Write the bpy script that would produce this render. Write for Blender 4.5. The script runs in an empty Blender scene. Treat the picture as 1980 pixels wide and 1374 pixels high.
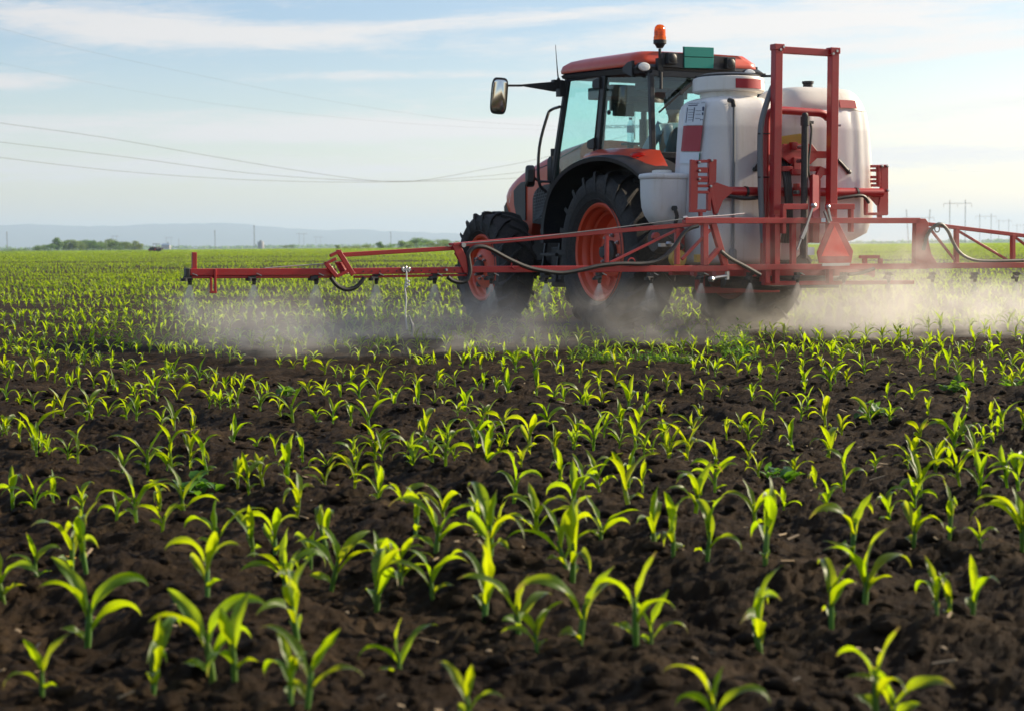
import bpy, bmesh, math, random
import numpy as np
from mathutils import Vector, Matrix
PI = math.pi
sc = bpy.context.scene
col = sc.collection
R = math.radians
random.seed(7)

# ------------------------------------------------------------------ camera
FPX, CX, CY, CAM_H = 3500.0, 990.0, 687.0, 0.85
PITCH, ROLL = math.atan(211.5 / 3500), -16 / 1980
RC = Matrix.Rotation(PI / 2 - PITCH, 3, 'X') @ Matrix.Rotation(ROLL, 3, 'Z')
CAM = Vector((0, 0, CAM_H))
cam_data = bpy.data.cameras.new('camera')
cam = bpy.data.objects.new('camera', cam_data); col.objects.link(cam)
cam.matrix_world = Matrix.Translation(CAM) @ RC.to_4x4()
cam_data.sensor_width = 36; cam_data.lens = 36 * FPX / 1980
cam_data.clip_start = 0.05; cam_data.clip_end = 60000
cam_data.dof.use_dof = True; cam_data.dof.focus_distance = 11.8; cam_data.dof.aperture_fstop = 5.4
sc.camera = cam

def ray(x, y):
    return RC @ Vector(((x - CX) / FPX, (CY - y) / FPX, -1))
# frame of the tractor: x right, y forward, z up, origin on the soil under the rear axle
HEAD = R(26.4)
MR = Matrix.Rotation(HEAD, 3, 'Z') @ Matrix.Rotation(R(.4), 3, 'Y')
ORG = CAM + ray(1155, 489) * 17.5 - MR @ Vector((-.97, 0, 0)); ORG.z = 0
MI = MR.transposed()
TM = Matrix.Translation(ORG) @ MR.to_4x4()
def L(px_, py_, **k):
    """point of the tractor's frame on the plane x=, y= or z= that a direction from the viewpoint meets"""
    (ax, v), = k.items(); i = 'xyz'.index(ax)
    d = MI @ ray(px_, py_); o = MI @ (CAM - ORG)
    return o + d * ((v - o[i]) / d[i])
def at(px_, py_, depth):
    return CAM + ray(px_, py_) * depth

# ------------------------------------------------------------------ objects
def tag(o, label=None, cat=None, group=None, kind=None):
    if label: o['label'] = label
    if cat: o['category'] = cat
    if group: o['group'] = group
    if kind: o['kind'] = kind
    return o
def empty(name, loc=(0, 0, 0), parent=None, mat=None):
    o = bpy.data.objects.new(name, None); col.objects.link(o); o.empty_display_size = .2
    if mat is not None: o.matrix_world = mat
    else: o.location = loc
    if parent: o.parent = parent
    return o
V = Vector
class MB:
    def __init__(s): s.v, s.f = [], []
    def add(s, vs, fs):
        b = len(s.v); s.v += [V(p) for p in vs]; s.f += [tuple(b + i for i in f) for f in fs]; return s
    def box(s, c, size, rot=None):
        hx, hy, hz = size[0] / 2, size[1] / 2, size[2] / 2; c = V(c)
        P = [V((x, y, z)) for z in (-hz, hz) for y in (-hy, hy) for x in (-hx, hx)]
        if rot is not None: P = [rot @ p for p in P]
        return s.add([c + p for p in P], [(0, 2, 3, 1), (4, 5, 7, 6), (0, 1, 5, 4), (2, 6, 7, 3), (0, 4, 6, 2), (1, 3, 7, 5)])
    def bar(s, p, q, w, h=None, up=(0, 0, 1)):
        p, q = V(p), V(q); h = h or w; d = (q - p); l = d.length; d = d / l; up = V(up)
        if abs(d.dot(up)) > .95: up = V((0, 1, 0))
        x = d.cross(up).normalized(); z = x.cross(d)
        M = Matrix((x, d, z)).transposed()
        return s.box((p + q) / 2, (w, l, h), M)
    def tube(s, pts, r, n=10, smooth=0, caps=True):
        pts = [V(p) for p in pts]
        if smooth and len(pts) > 2: pts = catmull(pts, smooth)
        m = len(pts); rs = r if isinstance(r, (list, tuple)) else [r] * m
        if len(rs) != m: rs = [float(np.interp(i / (m - 1), np.linspace(0, 1, len(r)), r)) for i in range(m)]
        b = len(s.v); up = None
        for i, p in enumerate(pts):
            d = (pts[min(i + 1, m - 1)] - pts[max(i - 1, 0)]).normalized()
            if up is None:
                up = V((0, 0, 1)) if abs(d.z) < .9 else V((0, 1, 0))
            x = d.cross(up).normalized(); up = x.cross(d).normalized()
            for k in range(n):
                a = 2 * PI * k / n
                s.v.append(p + (x * math.cos(a) + up * math.sin(a)) * rs[i])
        for i in range(m - 1):
            for k in range(n):
                k2 = (k + 1) % n
                s.f.append((b + i * n + k, b + i * n + k2, b + (i + 1) * n + k2, b + (i + 1) * n + k))
        if caps:
            s.f.append(tuple(b + k for k in range(n))[::-1]); s.f.append(tuple(b + (m - 1) * n + k for k in range(n)))
        return s
    def prism(s, poly, off):
        poly = [V(p) for p in poly]; off = V(off); n = len(poly); b = len(s.v)
        s.v += poly + [p + off for p in poly]
        s.f.append(tuple(b + i for i in range(n))[::-1]); s.f.append(tuple(b + n + i for i in range(n)))
        for i in range(n): s.f.append((b + i, b + (i + 1) % n, b + n + (i + 1) % n, b + n + i))
        return s
    def lathe(s, prof, c=(0, 0, 0), axis='x', n=48, closed=False):
        c = V(c); b = len(s.v); m = len(prof)
        for (r, a) in prof:
            for k in range(n):
                t = 2 * PI * k / n; u, w = r * math.cos(t), r * math.sin(t)
                s.v.append(c + (V((a, u, w)) if axis == 'x' else V((u, a, w)) if axis == 'y' else V((u, w, a))))
        for i in range(m if closed else m - 1):
            j = (i + 1) % m
            for k in range(n):
                k2 = (k + 1) % n; s.f.append((b + i * n + k, b + i * n + k2, b + j * n + k2, b + j * n + k))
        return s
    def loft(s, rings, caps=True):
        b = len(s.v); n = len(rings[0])
        for r in rings: s.v += [V(p) for p in r]
        for i in range(len(rings) - 1):
            for k in range(n):
                k2 = (k + 1) % n; s.f.append((b + i * n + k, b + i * n + k2, b + (i + 1) * n + k2, b + (i + 1) * n + k))
        if caps:
            s.f.append(tuple(b + k for k in range(n))[::-1]); s.f.append(tuple(b + (len(rings) - 1) * n + k for k in range(n)))
        return s
    def ball(s, c, r, n=12, sq=(1, 1, 1)):
        c = V(c); m = n // 2
        rings = []
        for i in range(1, m):
            a = PI * i / m
            rings.append([c + V((r * sq[0] * math.sin(a) * math.cos(2 * PI * k / n), r * sq[1] * math.sin(a) * math.sin(2 * PI * k / n), -r * sq[2] * math.cos(a))) for k in range(n)])
        return s.loft(rings)
    def build(s, name, mat, parent=None, bevel=0, ang=38, loc=None, flip=True):
        me = bpy.data.meshes.new(name); me.from_pydata([tuple(v) for v in s.v], [], s.f)
        if flip:
            bm = bmesh.new(); bm.from_mesh(me); bmesh.ops.recalc_face_normals(bm, faces=bm.faces); bm.to_mesh(me); bm.free()
        me.polygons.foreach_set('use_smooth', [True] * len(me.polygons)); me.set_sharp_from_angle(angle=R(ang))
        me.materials.append(mat)
        o = bpy.data.objects.new(name, me); col.objects.link(o)
        if parent: o.parent = parent
        if loc is not None: o.location = loc
        if bevel:
            m = o.modifiers.new('bevel', 'BEVEL'); m.width = bevel; m.segments = 2; m.limit_method = 'ANGLE'; m.angle_limit = R(40); m.harden_normals = True
        return o
def catmull(pts, n):
    out = []; P = [pts[0] * 2 - pts[1]] + list(pts) + [pts[-1] * 2 - pts[-2]]
    for i in range(1, len(P) - 2):
        a, b, c, d = P[i - 1], P[i], P[i + 1], P[i + 2]
        for k in range(n):
            t = k / n
            out.append(.5 * ((2 * b) + (c - a) * t + (2 * a - 5 * b + 4 * c - d) * t * t + (3 * b - a - 3 * c + d) * t ** 3))
    out.append(P[-2]); return out
def copy_tree(o, parent=None):
    c = o.copy(); col.objects.link(c)
    if parent: c.parent = parent
    for ch in list(o.children): copy_tree(ch, c)
    return c

# ------------------------------------------------------------------ materials
def mat_new(name):
    m = bpy.data.materials.new(name); m.use_nodes = True; nt = m.node_tree
    for n in list(nt.nodes): nt.nodes.remove(n)
    out = nt.nodes.new('ShaderNodeOutputMaterial')
    return m, nt, out
def N(nt, t, **k):
    n = nt.nodes.new(t)
    for a, b in k.items():
        if a.startswith('i_'):
            key = a[2:]; n.inputs[int(key) if key.isdigit() else key.replace('_', ' ')].default_value = b
        else: setattr(n, a, b)
    return n
def noise(nt, scale, detail=4, rough=.6, coord='Object', dist=0, stretch=None):
    tc = N(nt, 'ShaderNodeTexCoord'); n = N(nt, 'ShaderNodeTexNoise', i_Scale=scale, i_Detail=detail, i_Roughness=rough, i_Distortion=dist)
    if stretch:
        mp = N(nt, 'ShaderNodeMapping'); mp.inputs['Scale'].default_value = stretch
        nt.links.new(tc.outputs[coord], mp.inputs[0]); nt.links.new(mp.outputs[0], n.inputs['Vector'])
    else: nt.links.new(tc.outputs[coord], n.inputs['Vector'])
    return n.outputs['Fac']
def ramp(nt, src, stops):
    r = N(nt, 'ShaderNodeValToRGB'); e = r.color_ramp.elements
    while len(e) < len(stops): e.new(.5)
    for i, (p, c) in enumerate(stops): e[i].position = p; e[i].color = (*c, 1) if len(c) == 3 else c
    nt.links.new(src, r.inputs[0]); return r.outputs[0]
def paint(name, c, rough=.35, metal=0, dust=.25, dustc=(.16, .13, .10), scale=6, coat=0, bump=.0, spec=.5):
    """coated surface with patchy dust and uneven gloss"""
    m, nt, out = mat_new(name); p = N(nt, 'ShaderNodeBsdfPrincipled')
    p.inputs['Metallic'].default_value = metal; p.inputs['Coat Weight'].default_value = coat; p.inputs['Specular IOR Level'].default_value = spec
    f = noise(nt, scale, 6, .68); f2 = noise(nt, scale * 9, 3, .7)
    mix = N(nt, 'ShaderNodeMix', data_type='RGBA')
    mx = N(nt, 'ShaderNodeMath', operation='MULTIPLY'); nt.links.new(f, mx.inputs[0]); nt.links.new(f2, mx.inputs[1])
    a = ramp(nt, mx.outputs[0], [(.18, (0, 0, 0)), (.42, (dust,) * 3)])
    nt.links.new(a, mix.inputs[0]); mix.inputs[6].default_value = (*c, 1); mix.inputs[7].default_value = (*dustc, 1)
    nt.links.new(mix.outputs[2], p.inputs['Base Color'])
    rr = N(nt, 'ShaderNodeMapRange'); rr.inputs[3].default_value = max(.03, rough - .1); rr.inputs[4].default_value = min(1, rough + .25)
    nt.links.new(f, rr.inputs[0]); nt.links.new(rr.outputs[0], p.inputs['Roughness'])
    if bump:
        b = N(nt, 'ShaderNodeBump', i_Strength=bump, i_Distance=.01); nt.links.new(f2, b.inputs['Height']); nt.links.new(b.outputs[0], p.inputs['Normal'])
    nt.links.new(p.outputs[0], out.inputs[0]); return m
M = {}
M['orange'] = paint('tractor_paint', (.66, .062, .02), .28, dust=.16, coat=.25, scale=4)
M['red'] = paint('sprayer_paint', (.42, .010, .015), .34, dust=.2, coat=.15, scale=7)
M['rim'] = paint('rim_paint', (.68, .075, .024), .36, dust=.22, scale=5)
M['black'] = paint('black_plastic', (.012, .012, .014), .42, dust=.12, scale=8)
M['fender'] = paint('fender_plastic', (.016, .018, .024), .36, dust=.18, scale=6)
M['rubber'] = paint('tyre_rubber', (.018, .018, .019), .72, dust=.65, dustc=(.085, .072, .06), scale=5, bump=.25)
M['hose'] = paint('hose_rubber', (.014, .014, .015), .45, dust=.2, scale=20)
M['cast'] = paint('dark_castings', (.03, .03, .032), .6, dust=.5, scale=9, bump=.2)
M['steel'] = paint('zinc_steel', (.42, .42, .43), .38, metal=1, dust=.2, scale=14)
M['grey'] = paint('grey_trim', (.16, .17, .18), .55, dust=.1)
M['seatcloth'] = paint('seat_cloth', (.05, .055, .06), .85, dust=.1, scale=30)
M['teal'] = paint('teal_board', (.0, .27, .21), .45, dust=.06)
M['teal_dark'] = paint('teal_board_edge', (.0, .10, .075), .5, dust=.1)
M['decal'] = paint('red_sheet', (.42, .018, .03), .45, dust=.08, scale=12)
M['paper'] = paint('white_sheet', (.72, .76, .80), .5, dust=.06, scale=14)
M['ink'] = paint('blue_black_ink', (.05, .06, .12), .6, dust=0)
M['yellow'] = paint('yellow_plastic', (.50, .30, .02), .45, dust=.25)
M['brass'] = paint('brass', (.6, .42, .12), .35, metal=1, dust=.2)
M['cloth'] = paint('pale_shirt', (.42, .47, .55), .85, dust=.1, scale=30)
M['trouser'] = paint('dark_trousers', (.03, .035, .05), .85, dust=.1, scale=30)
M['skin'] = paint('skin', (.42, .23, .16), .5, dust=0)
M['hair'] = paint('dark_hair', (.02, .016, .014), .6, dust=.1, scale=40)
M['lens'] = paint('lamp_lens', (.75, .75, .74), .12, dust=.1, coat=.5)
M['mirror'] = paint('mirror_glass', (.85, .86, .85), .04, metal=1, dust=.05)
M['bark'] = paint('bark', (.06, .045, .03), .9, dust=.3, scale=3, bump=.4)
M['galv'] = paint('pylon_steel', (.22, .23, .24), .6, dust=.3, scale=1)
M['conductor'] = paint('aluminium_conductor', (.16, .17, .18), .6, dust=.2, scale=1)
M['rope'] = paint('pale_rope', (.66, .66, .65), .8, dust=.15, scale=40)
M['concrete'] = paint('pale_concrete', (.35, .35, .36), .85, dust=.4, scale=.4)
M['bluewall'] = paint('blue_cladding', (.12, .2, .34), .7, dust=.2, scale=.3)

def facing_fresnel(nt, r0, k=1.0):
    """reflectance that rises at grazing angles, the same from both sides of a thin sheet"""
    lw = N(nt, 'ShaderNodeLayerWeight'); lw.inputs[0].default_value = .5
    pw = N(nt, 'ShaderNodeMath', operation='POWER'); nt.links.new(lw.outputs['Facing'], pw.inputs[0]); pw.inputs[1].default_value = 5
    ma = N(nt, 'ShaderNodeMath', operation='MULTIPLY_ADD'); nt.links.new(pw.outputs[0], ma.inputs[0]); ma.inputs[1].default_value = (1 - r0) * k; ma.inputs[2].default_value = r0
    return ma.outputs[0]
def glass_mat(name, tint, spec=1.0):
    m, nt, out = mat_new(name)
    tr = N(nt, 'ShaderNodeBsdfTransparent'); tr.inputs[0].default_value = (*tint, 1)
    gl = N(nt, 'ShaderNodeBsdfGlossy'); gl.inputs['Roughness'].default_value = .02; gl.inputs[0].default_value = (.9, .95, .95, 1)
    df = N(nt, 'ShaderNodeBsdfDiffuse'); df.inputs[0].default_value = (.10, .10, .09, 1)
    mx = N(nt, 'ShaderNodeMixShader'); nt.links.new(facing_fresnel(nt, .07), mx.inputs[0]); nt.links.new(tr.outputs[0], mx.inputs[1]); nt.links.new(gl.outputs[0], mx.inputs[2])
    f = noise(nt, 5, 6, .7); a = ramp(nt, f, [(.45, (0, 0, 0)), (.8, (.05, .05, .05))])
    mx2 = N(nt, 'ShaderNodeMixShader'); nt.links.new(a, mx2.inputs[0]); nt.links.new(mx.outputs[0], mx2.inputs[1]); nt.links.new(df.outputs[0], mx2.inputs[2])
    nt.links.new(mx2.outputs[0], out.inputs[0]); return m
M['glass'] = glass_mat('tinted_glass', (.70, .945, .93))
def plastic_lens(name, c):
    """moulded lens: light comes through it tinted, with a glossy skin"""
    m, nt, out = mat_new(name); t = N(nt, 'ShaderNodeBsdfTranslucent'); d = N(nt, 'ShaderNodeBsdfDiffuse'); g = N(nt, 'ShaderNodeBsdfGlossy'); tr = N(nt, 'ShaderNodeBsdfTransparent')
    f = noise(nt, 30, 2, .5, stretch=(1, 1, 3)); rc = ramp(nt, f, [(.35, tuple(v * .7 for v in c)), (.65, c)])
    for q in (t, d, tr): nt.links.new(rc, q.inputs[0])
    g.inputs['Roughness'].default_value = .12
    a = N(nt, 'ShaderNodeMixShader'); a.inputs[0].default_value = .35; nt.links.new(t.outputs[0], a.inputs[1]); nt.links.new(d.outputs[0], a.inputs[2])
    a2 = N(nt, 'ShaderNodeMixShader'); a2.inputs[0].default_value = .45; nt.links.new(a.outputs[0], a2.inputs[1]); nt.links.new(tr.outputs[0], a2.inputs[2])
    b = N(nt, 'ShaderNodeMixShader'); nt.links.new(facing_fresnel(nt, .04), b.inputs[0]); nt.links.new(a2.outputs[0], b.inputs[1]); nt.links.new(g.outputs[0], b.inputs[2]); nt.links.new(b.outputs[0], out.inputs[0]); return m
M['amber'] = plastic_lens('amber_lens', (1.0, .36, .015))
M['amber_core'] = paint('amber_reflector', (.85, .32, .02), .3, dust=0)
M['redlens'] = plastic_lens('red_lens', (.80, .07, .015))
def tank_mat(name, c, level=None):
    """milky moulded plastic; the liquid inside shows through the lower wall"""
    m, nt, out = mat_new(name)
    tc = N(nt, 'ShaderNodeTexCoord'); f = noise(nt, 3, 5, .6); f2 = noise(nt, 40, 3, .7)
    colr = ramp(nt, f, [(.3, tuple(v * .88 for v in c)), (.7, c)])
    stk = ramp(nt, noise(nt, 2.2, 5, .65, stretch=(7, 7, .55)), [(.56, (1, 1, 1)), (.78, (.80, .76, .68))]); sp = ramp(nt, noise(nt, 55, 3, .6), [(.66, (1, 1, 1)), (.75, (.72, .68, .62))])
    for q in (stk, sp):
        a_ = N(nt, 'ShaderNodeMix', data_type='RGBA', blend_type='MULTIPLY'); a_.inputs[0].default_value = .8; nt.links.new(colr, a_.inputs[6]); nt.links.new(q, a_.inputs[7]); colr = a_.outputs[2]
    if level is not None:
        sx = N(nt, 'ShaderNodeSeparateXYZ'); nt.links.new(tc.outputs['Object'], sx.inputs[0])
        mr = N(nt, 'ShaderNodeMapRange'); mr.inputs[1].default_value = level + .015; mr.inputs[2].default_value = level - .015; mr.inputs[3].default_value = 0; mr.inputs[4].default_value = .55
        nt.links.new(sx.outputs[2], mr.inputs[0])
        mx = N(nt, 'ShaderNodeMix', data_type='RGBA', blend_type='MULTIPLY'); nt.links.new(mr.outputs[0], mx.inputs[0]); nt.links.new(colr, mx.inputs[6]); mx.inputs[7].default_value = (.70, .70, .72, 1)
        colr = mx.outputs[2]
    p = N(nt, 'ShaderNodeBsdfPrincipled'); nt.links.new(colr, p.inputs['Base Color']); p.inputs['Roughness'].default_value = .38
    p.inputs['Subsurface Weight'].default_value = .25; p.inputs['Subsurface Radius'].default_value = (.06, .055, .045); p.inputs['Subsurface Scale'].default_value = 1
    b = N(nt, 'ShaderNodeBump', i_Strength=.06, i_Distance=.01); nt.links.new(f2, b.inputs['Height']); nt.links.new(b.outputs[0], p.inputs['Normal'])
    nt.links.new(p.outputs[0], out.inputs[0]); return m
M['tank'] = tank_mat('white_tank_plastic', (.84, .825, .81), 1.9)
M['tank_lid'] = tank_mat('cream_lid_plastic', (.80, .77, .71))
M['tank_small'] = tank_mat('white_small_tank_plastic', (.79, .78, .77))
def leaf_mat(name, c, t, var=.35, wt=.5, gloss=.1, nscale=2.0, blade=False):
    m, nt, out = mat_new(name)
    oi = N(nt, 'ShaderNodeObjectInfo'); f = noise(nt, nscale, 3, .6); f3 = noise(nt, 60, 2, .6, stretch=(1, 1, .25))
    hs = N(nt, 'ShaderNodeHueSaturation'); hs2 = N(nt, 'ShaderNodeHueSaturation')
    ad = N(nt, 'ShaderNodeMath', operation='MULTIPLY_ADD'); nt.links.new(f, ad.inputs[0]); ad.inputs[1].default_value = var * 1.6; ad.inputs[2].default_value = 1 - var * .8
    ad2 = N(nt, 'ShaderNodeMath', operation='MULTIPLY_ADD'); nt.links.new(f3, ad2.inputs[0]); ad2.inputs[1].default_value = .35; ad2.inputs[2].default_value = .82
    mu = N(nt, 'ShaderNodeMath', operation='MULTIPLY'); nt.links.new(ad.outputs[0], mu.inputs[0]); nt.links.new(ad2.outputs[0], mu.inputs[1])
    hr = N(nt, 'ShaderNodeMapRange'); hr.inputs[3].default_value = .485; hr.inputs[4].default_value = .518; nt.links.new(oi.outputs['Random'], hr.inputs[0])
    for h, cc in ((hs, c), (hs2, t)):
        h.inputs['Color'].default_value = (*cc, 1); nt.links.new(mu.outputs[0], h.inputs['Value']); nt.links.new(hr.outputs[0], h.inputs['Hue'])
    d = N(nt, 'ShaderNodeBsdfDiffuse'); tr = N(nt, 'ShaderNodeBsdfTranslucent'); g = N(nt, 'ShaderNodeBsdfGlossy'); g.inputs['Roughness'].default_value = .45
    oc, ot = hs.outputs[0], hs2.outputs[0]
    if blade:
        uv = N(nt, 'ShaderNodeUVMap'); sx = N(nt, 'ShaderNodeSeparateXYZ'); nt.links.new(uv.outputs[0], sx.inputs[0])
        def mt(op, a, b):
            n = N(nt, 'ShaderNodeMath', operation=op)
            for i, v in enumerate((a, b)):
                if isinstance(v, (int, float)): n.inputs[i].default_value = v
                else: nt.links.new(v, n.inputs[i])
            return n.outputs[0]
        rib = ramp(nt, mt('ABSOLUTE', mt('SUBTRACT', sx.outputs[0], .5), 0), [(.0, (1.5, 1.45, 1.9)), (.06, (1, 1, 1))])
        vein = mt('MULTIPLY_ADD', mt('SINE', mt('MULTIPLY', sx.outputs[0], 70.), 0), .07); nt.nodes[-1].inputs[2].default_value = 1.0
        worn = ramp(nt, mt('ADD', sx.outputs[1], mt('MULTIPLY', mt('SUBTRACT', noise(nt, 28, 3, .7), .5), .55)), [(.90, (0, 0, 0)), (1.04, (1, 1, 1))])
        spots = ramp(nt, noise(nt, 75, 2, .5), [(.68, (0, 0, 0)), (.76, (.5, .5, .5))])
        res = []
        for q, dry in ((oc, (.20, .15, .05)), (ot, (.42, .34, .06))):
            a_ = N(nt, 'ShaderNodeMix', data_type='RGBA', blend_type='MULTIPLY'); a_.inputs[0].default_value = 1; nt.links.new(q, a_.inputs[6]); nt.links.new(rib, a_.inputs[7])
            v_ = N(nt, 'ShaderNodeMix', data_type='RGBA', blend_type='MULTIPLY'); v_.inputs[0].default_value = 1; nt.links.new(a_.outputs[2], v_.inputs[6]); nt.links.new(vein, v_.inputs[7])
            w_ = N(nt, 'ShaderNodeMix', data_type='RGBA'); nt.links.new(worn, w_.inputs[0]); nt.links.new(v_.outputs[2], w_.inputs[6]); w_.inputs[7].default_value = (*dry, 1)
            s_ = N(nt, 'ShaderNodeMix', data_type='RGBA'); nt.links.new(spots, s_.inputs[0]); nt.links.new(w_.outputs[2], s_.inputs[6]); s_.inputs[7].default_value = (.06, .045, .025, 1)
            res.append(s_.outputs[2])
        oc, ot = res
    nt.links.new(oc, d.inputs[0]); nt.links.new(ot, tr.inputs[0])
    a = N(nt, 'ShaderNodeMixShader'); a.inputs[0].default_value = wt; nt.links.new(d.outputs[0], a.inputs[1]); nt.links.new(tr.outputs[0], a.inputs[2])
    b = N(nt, 'ShaderNodeMixShader'); nt.links.new(facing_fresnel(nt, .028, .45), b.inputs[0])
    nt.links.new(a.outputs[0], b.inputs[1]); nt.links.new(g.outputs[0], b.inputs[2]); nt.links.new(b.outputs[0], out.inputs[0]); return m
M['maize'] = leaf_mat('maize_leaf', (.062, .135, .010), (.47, .62, .004), .5, .6, blade=True)
M['stem'] = leaf_mat('maize_stem', (.10, .20, .03), (.22, .34, .03), .2, .3)
M['weed'] = leaf_mat('weed_leaf', (.05, .14, .015), (.22, .42, .02), .3, .5)
M['tree_leaf'] = leaf_mat('tree_leaf', (.065, .13, .03), (.26, .44, .06), .4, .5, nscale=.25)
M['tree_light'] = leaf_mat('pale_tree_leaf', (.09, .15, .025), (.26, .38, .03), .4, .45, nscale=.25)
# ================================================================== TRACTOR
tractor = empty('tractor', mat=TM)
tag(tractor, 'orange-red cab tractor with black fenders pulling the sprayer through the maize', 'tractor')

def tyre_profile(Rr, w, rr):
    h = w / 2
    return [(rr, -h * .62), (rr + .03, -h * .80), (rr + (Rr - rr) * .35, -h * .97), (rr + (Rr - rr) * .62, -h * 1.0), (Rr - .075, -h * .93), (Rr - .045, -h * .80), (Rr - .035, -h * .4), (Rr - .032, 0),
            (Rr - .035, h * .4), (Rr - .045, h * .80), (Rr - .075, h * .93), (rr + (Rr - rr) * .62, h), (rr + (Rr - rr) * .35, h * .97), (rr + .03, h * .80), (rr, h * .62)]
def make_wheel(c, Rr, w, rr, side, nl, front):
    """side=-1: left wheel, outer face towards -x"""
    wh = empty('wheel', c, tractor)
    t = MB(); t.lathe(tyre_profile(Rr, w, rr), n=72, closed=True)
    h = w / 2
    for sd in (-1, 1):
        for k in range(nl):
            a0 = 2 * PI * (k + (.5 if sd > 0 else 0)) / nl
            rings = []
            for q, (xx, da, rb, rt, ww) in enumerate(((-.06 * w, 0, Rr - .05, Rr - .002, .042), (.16 * w, .09, Rr - .05, Rr, .04), (.34 * w, .20, Rr - .055, Rr - .002, .042), (.47 * w, .285, Rr - .085, Rr - .016, .05), (.505 * w, .315, Rr - .15, Rr - .05, .055), (.50 * w, .325, Rr - .20, Rr - .17, .05))):
                a = a0 + da * (1.0 if not front else 1.15)
                da_ = ww / Rr * .5
                ring = []
                for (aa, r_) in ((a - da_ * 1.25, rb), (a - da_ * .8, rt), (a + da_ * .8, rt), (a + da_ * 1.25, rb)):
                    ring.append((sd * xx, r_ * math.cos(aa), r_ * math.sin(aa)))
                rings.append(ring)
            t.loft(rings)
    # sidewall rings
    for rad in (rr + .055, rr + .12):
        t.lathe([(rad - .006, side * h * .955), (rad, side * (h * .985)), (rad + .006, side * h * .965)], n=72)
    t.build('tyre', M['rubber'], wh, ang=30)
    s = side; f = s * h * .80      # outer flange plane
    rim = MB()
    if not front:
        pr = [(rr + .018, f - s * .03), (rr + .022, f), (rr + .004, f + s * .012), (rr - .02, f), (rr - .022, f - s * .05), (rr - .045, f - s * .07), (rr - .055, f - s * .10), (rr - .05, f - s * .125), (rr - .075, f - s * .14), (rr - .085, f - s * .21),
              (rr - .10, f - s * .23), (.26, f - s * .225), (.25, f - s * .20), (.235, f - s * .15), (.20, f - s * .138), (.0, f - s * .135)]
        rim.lathe(pr, n=64); rim.lathe([(rr + .018, -f + s * .03), (rr + .02, -f), (rr - .02, -f), (rr - .06, -f + s * .1), (rr - .09, f - s * .22)], n=48)
        rim.build('rim', M['rim'], wh, ang=35)
        hub = MB(); hub.lathe([(.115, f - s * .14), (.115, f - s * .10), (.095, f - s * .085), (.0, f - s * .08)], n=24)
        hub.lathe([(.06, f - s * .085), (.055, f - s * .03), (.0, f - s * .025)], n=16)
        hub.build('hub', M['cast'], wh)
        for k in range(8):
            a = 2 * PI * k / 8 + .2; b = MB()
            b.lathe([(.0, f - s * .145), (.021, f - s * .14), (.021, f - s * .118), (.012, f - s * .116), (.012, f - s * .10), (0, f - s * .10)], n=6)
            b.build('wheel_nut', M['steel'], wh, loc=(0, .165 * math.cos(a), .165 * math.sin(a)))
        for k in range(4):           # adjusting lugs between barrel and disc
            a = 2 * PI * k / 4 + .5; b = MB(); b.box((0, 0, 0), (.05, .06, .09))
            b.build('rim_lug', M['rim'], wh, .004, loc=(f - s * .215, (rr - .13) * math.cos(a), (rr - .13) * math.sin(a))).rotation_euler = (a - PI / 2, 0, 0)
    else:
        pr = [(rr + .016, f - s * .03), (rr + .02, f), (rr + .004, f + s * .01), (rr - .016, f), (rr - .02, f - s * .035), (rr - .04, f - s * .05), (rr - .05, f - s * .085), (rr - .085, f - s * .095), (.235, f - s * .05), (.21, f - s * .02), (.16, f + s * .0), (.10, f + s * .002), (0, f + s * .002)]
        rim.lathe(pr, n=56); rim.lathe([(rr + .016, -f + s * .03), (rr + .02, -f), (rr - .02, -f), (rr - .06, -f + s * .1), (rr - .09, f - s * .09)], n=40)
        rim.build('rim', M['rim'], wh, ang=35)
        hub = MB(); hub.lathe([(.085, f), (.085, f + s * .045), (.07, f + s * .06), (.0, f + s * .065)], n=20); hub.build('hub', M['cast'], wh)
        for k in range(8):
            a = 2 * PI * k / 8 + .1; b = MB()
            b.lathe([(.0, f), (.017, f), (.017, f + s * .022), (.01, f + s * .024), (.01, f + s * .036), (0, f + s * .036)], n=6)
            b.build('wheel_nut', M['steel'], wh, loc=(0, .125 * math.cos(a), .125 * math.sin(a)))
        for k in range(6):
            a = 2 * PI * k / 6 + .3; b = MB(); b.box((0, 0, 0), (.04, .05, .07))
            b.build('rim_lug', M['cast'], wh, .004, loc=(f - s * .06, (rr - .09) * math.cos(a), (rr - .09) * math.sin(a))).rotation_euler = (a - PI / 2, 0, 0)
    return wh
RW, FW = .785, .618
make_wheel((-.745, 0, RW - .01), RW, .53, .455, -1, 20, False)
make_wheel((.745, 0, RW - .01), RW, .53, .455, 1, 20, False)
wl = make_wheel((-.80, 2.62, FW - .01), FW, .43, .345, -1, 18, True); wl.rotation_euler.z = R(1.0)
wr = make_wheel((.80, 2.62, FW - .01), FW, .43, .345, 1, 18, True); wr.rotation_euler.z = R(1.0)

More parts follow.
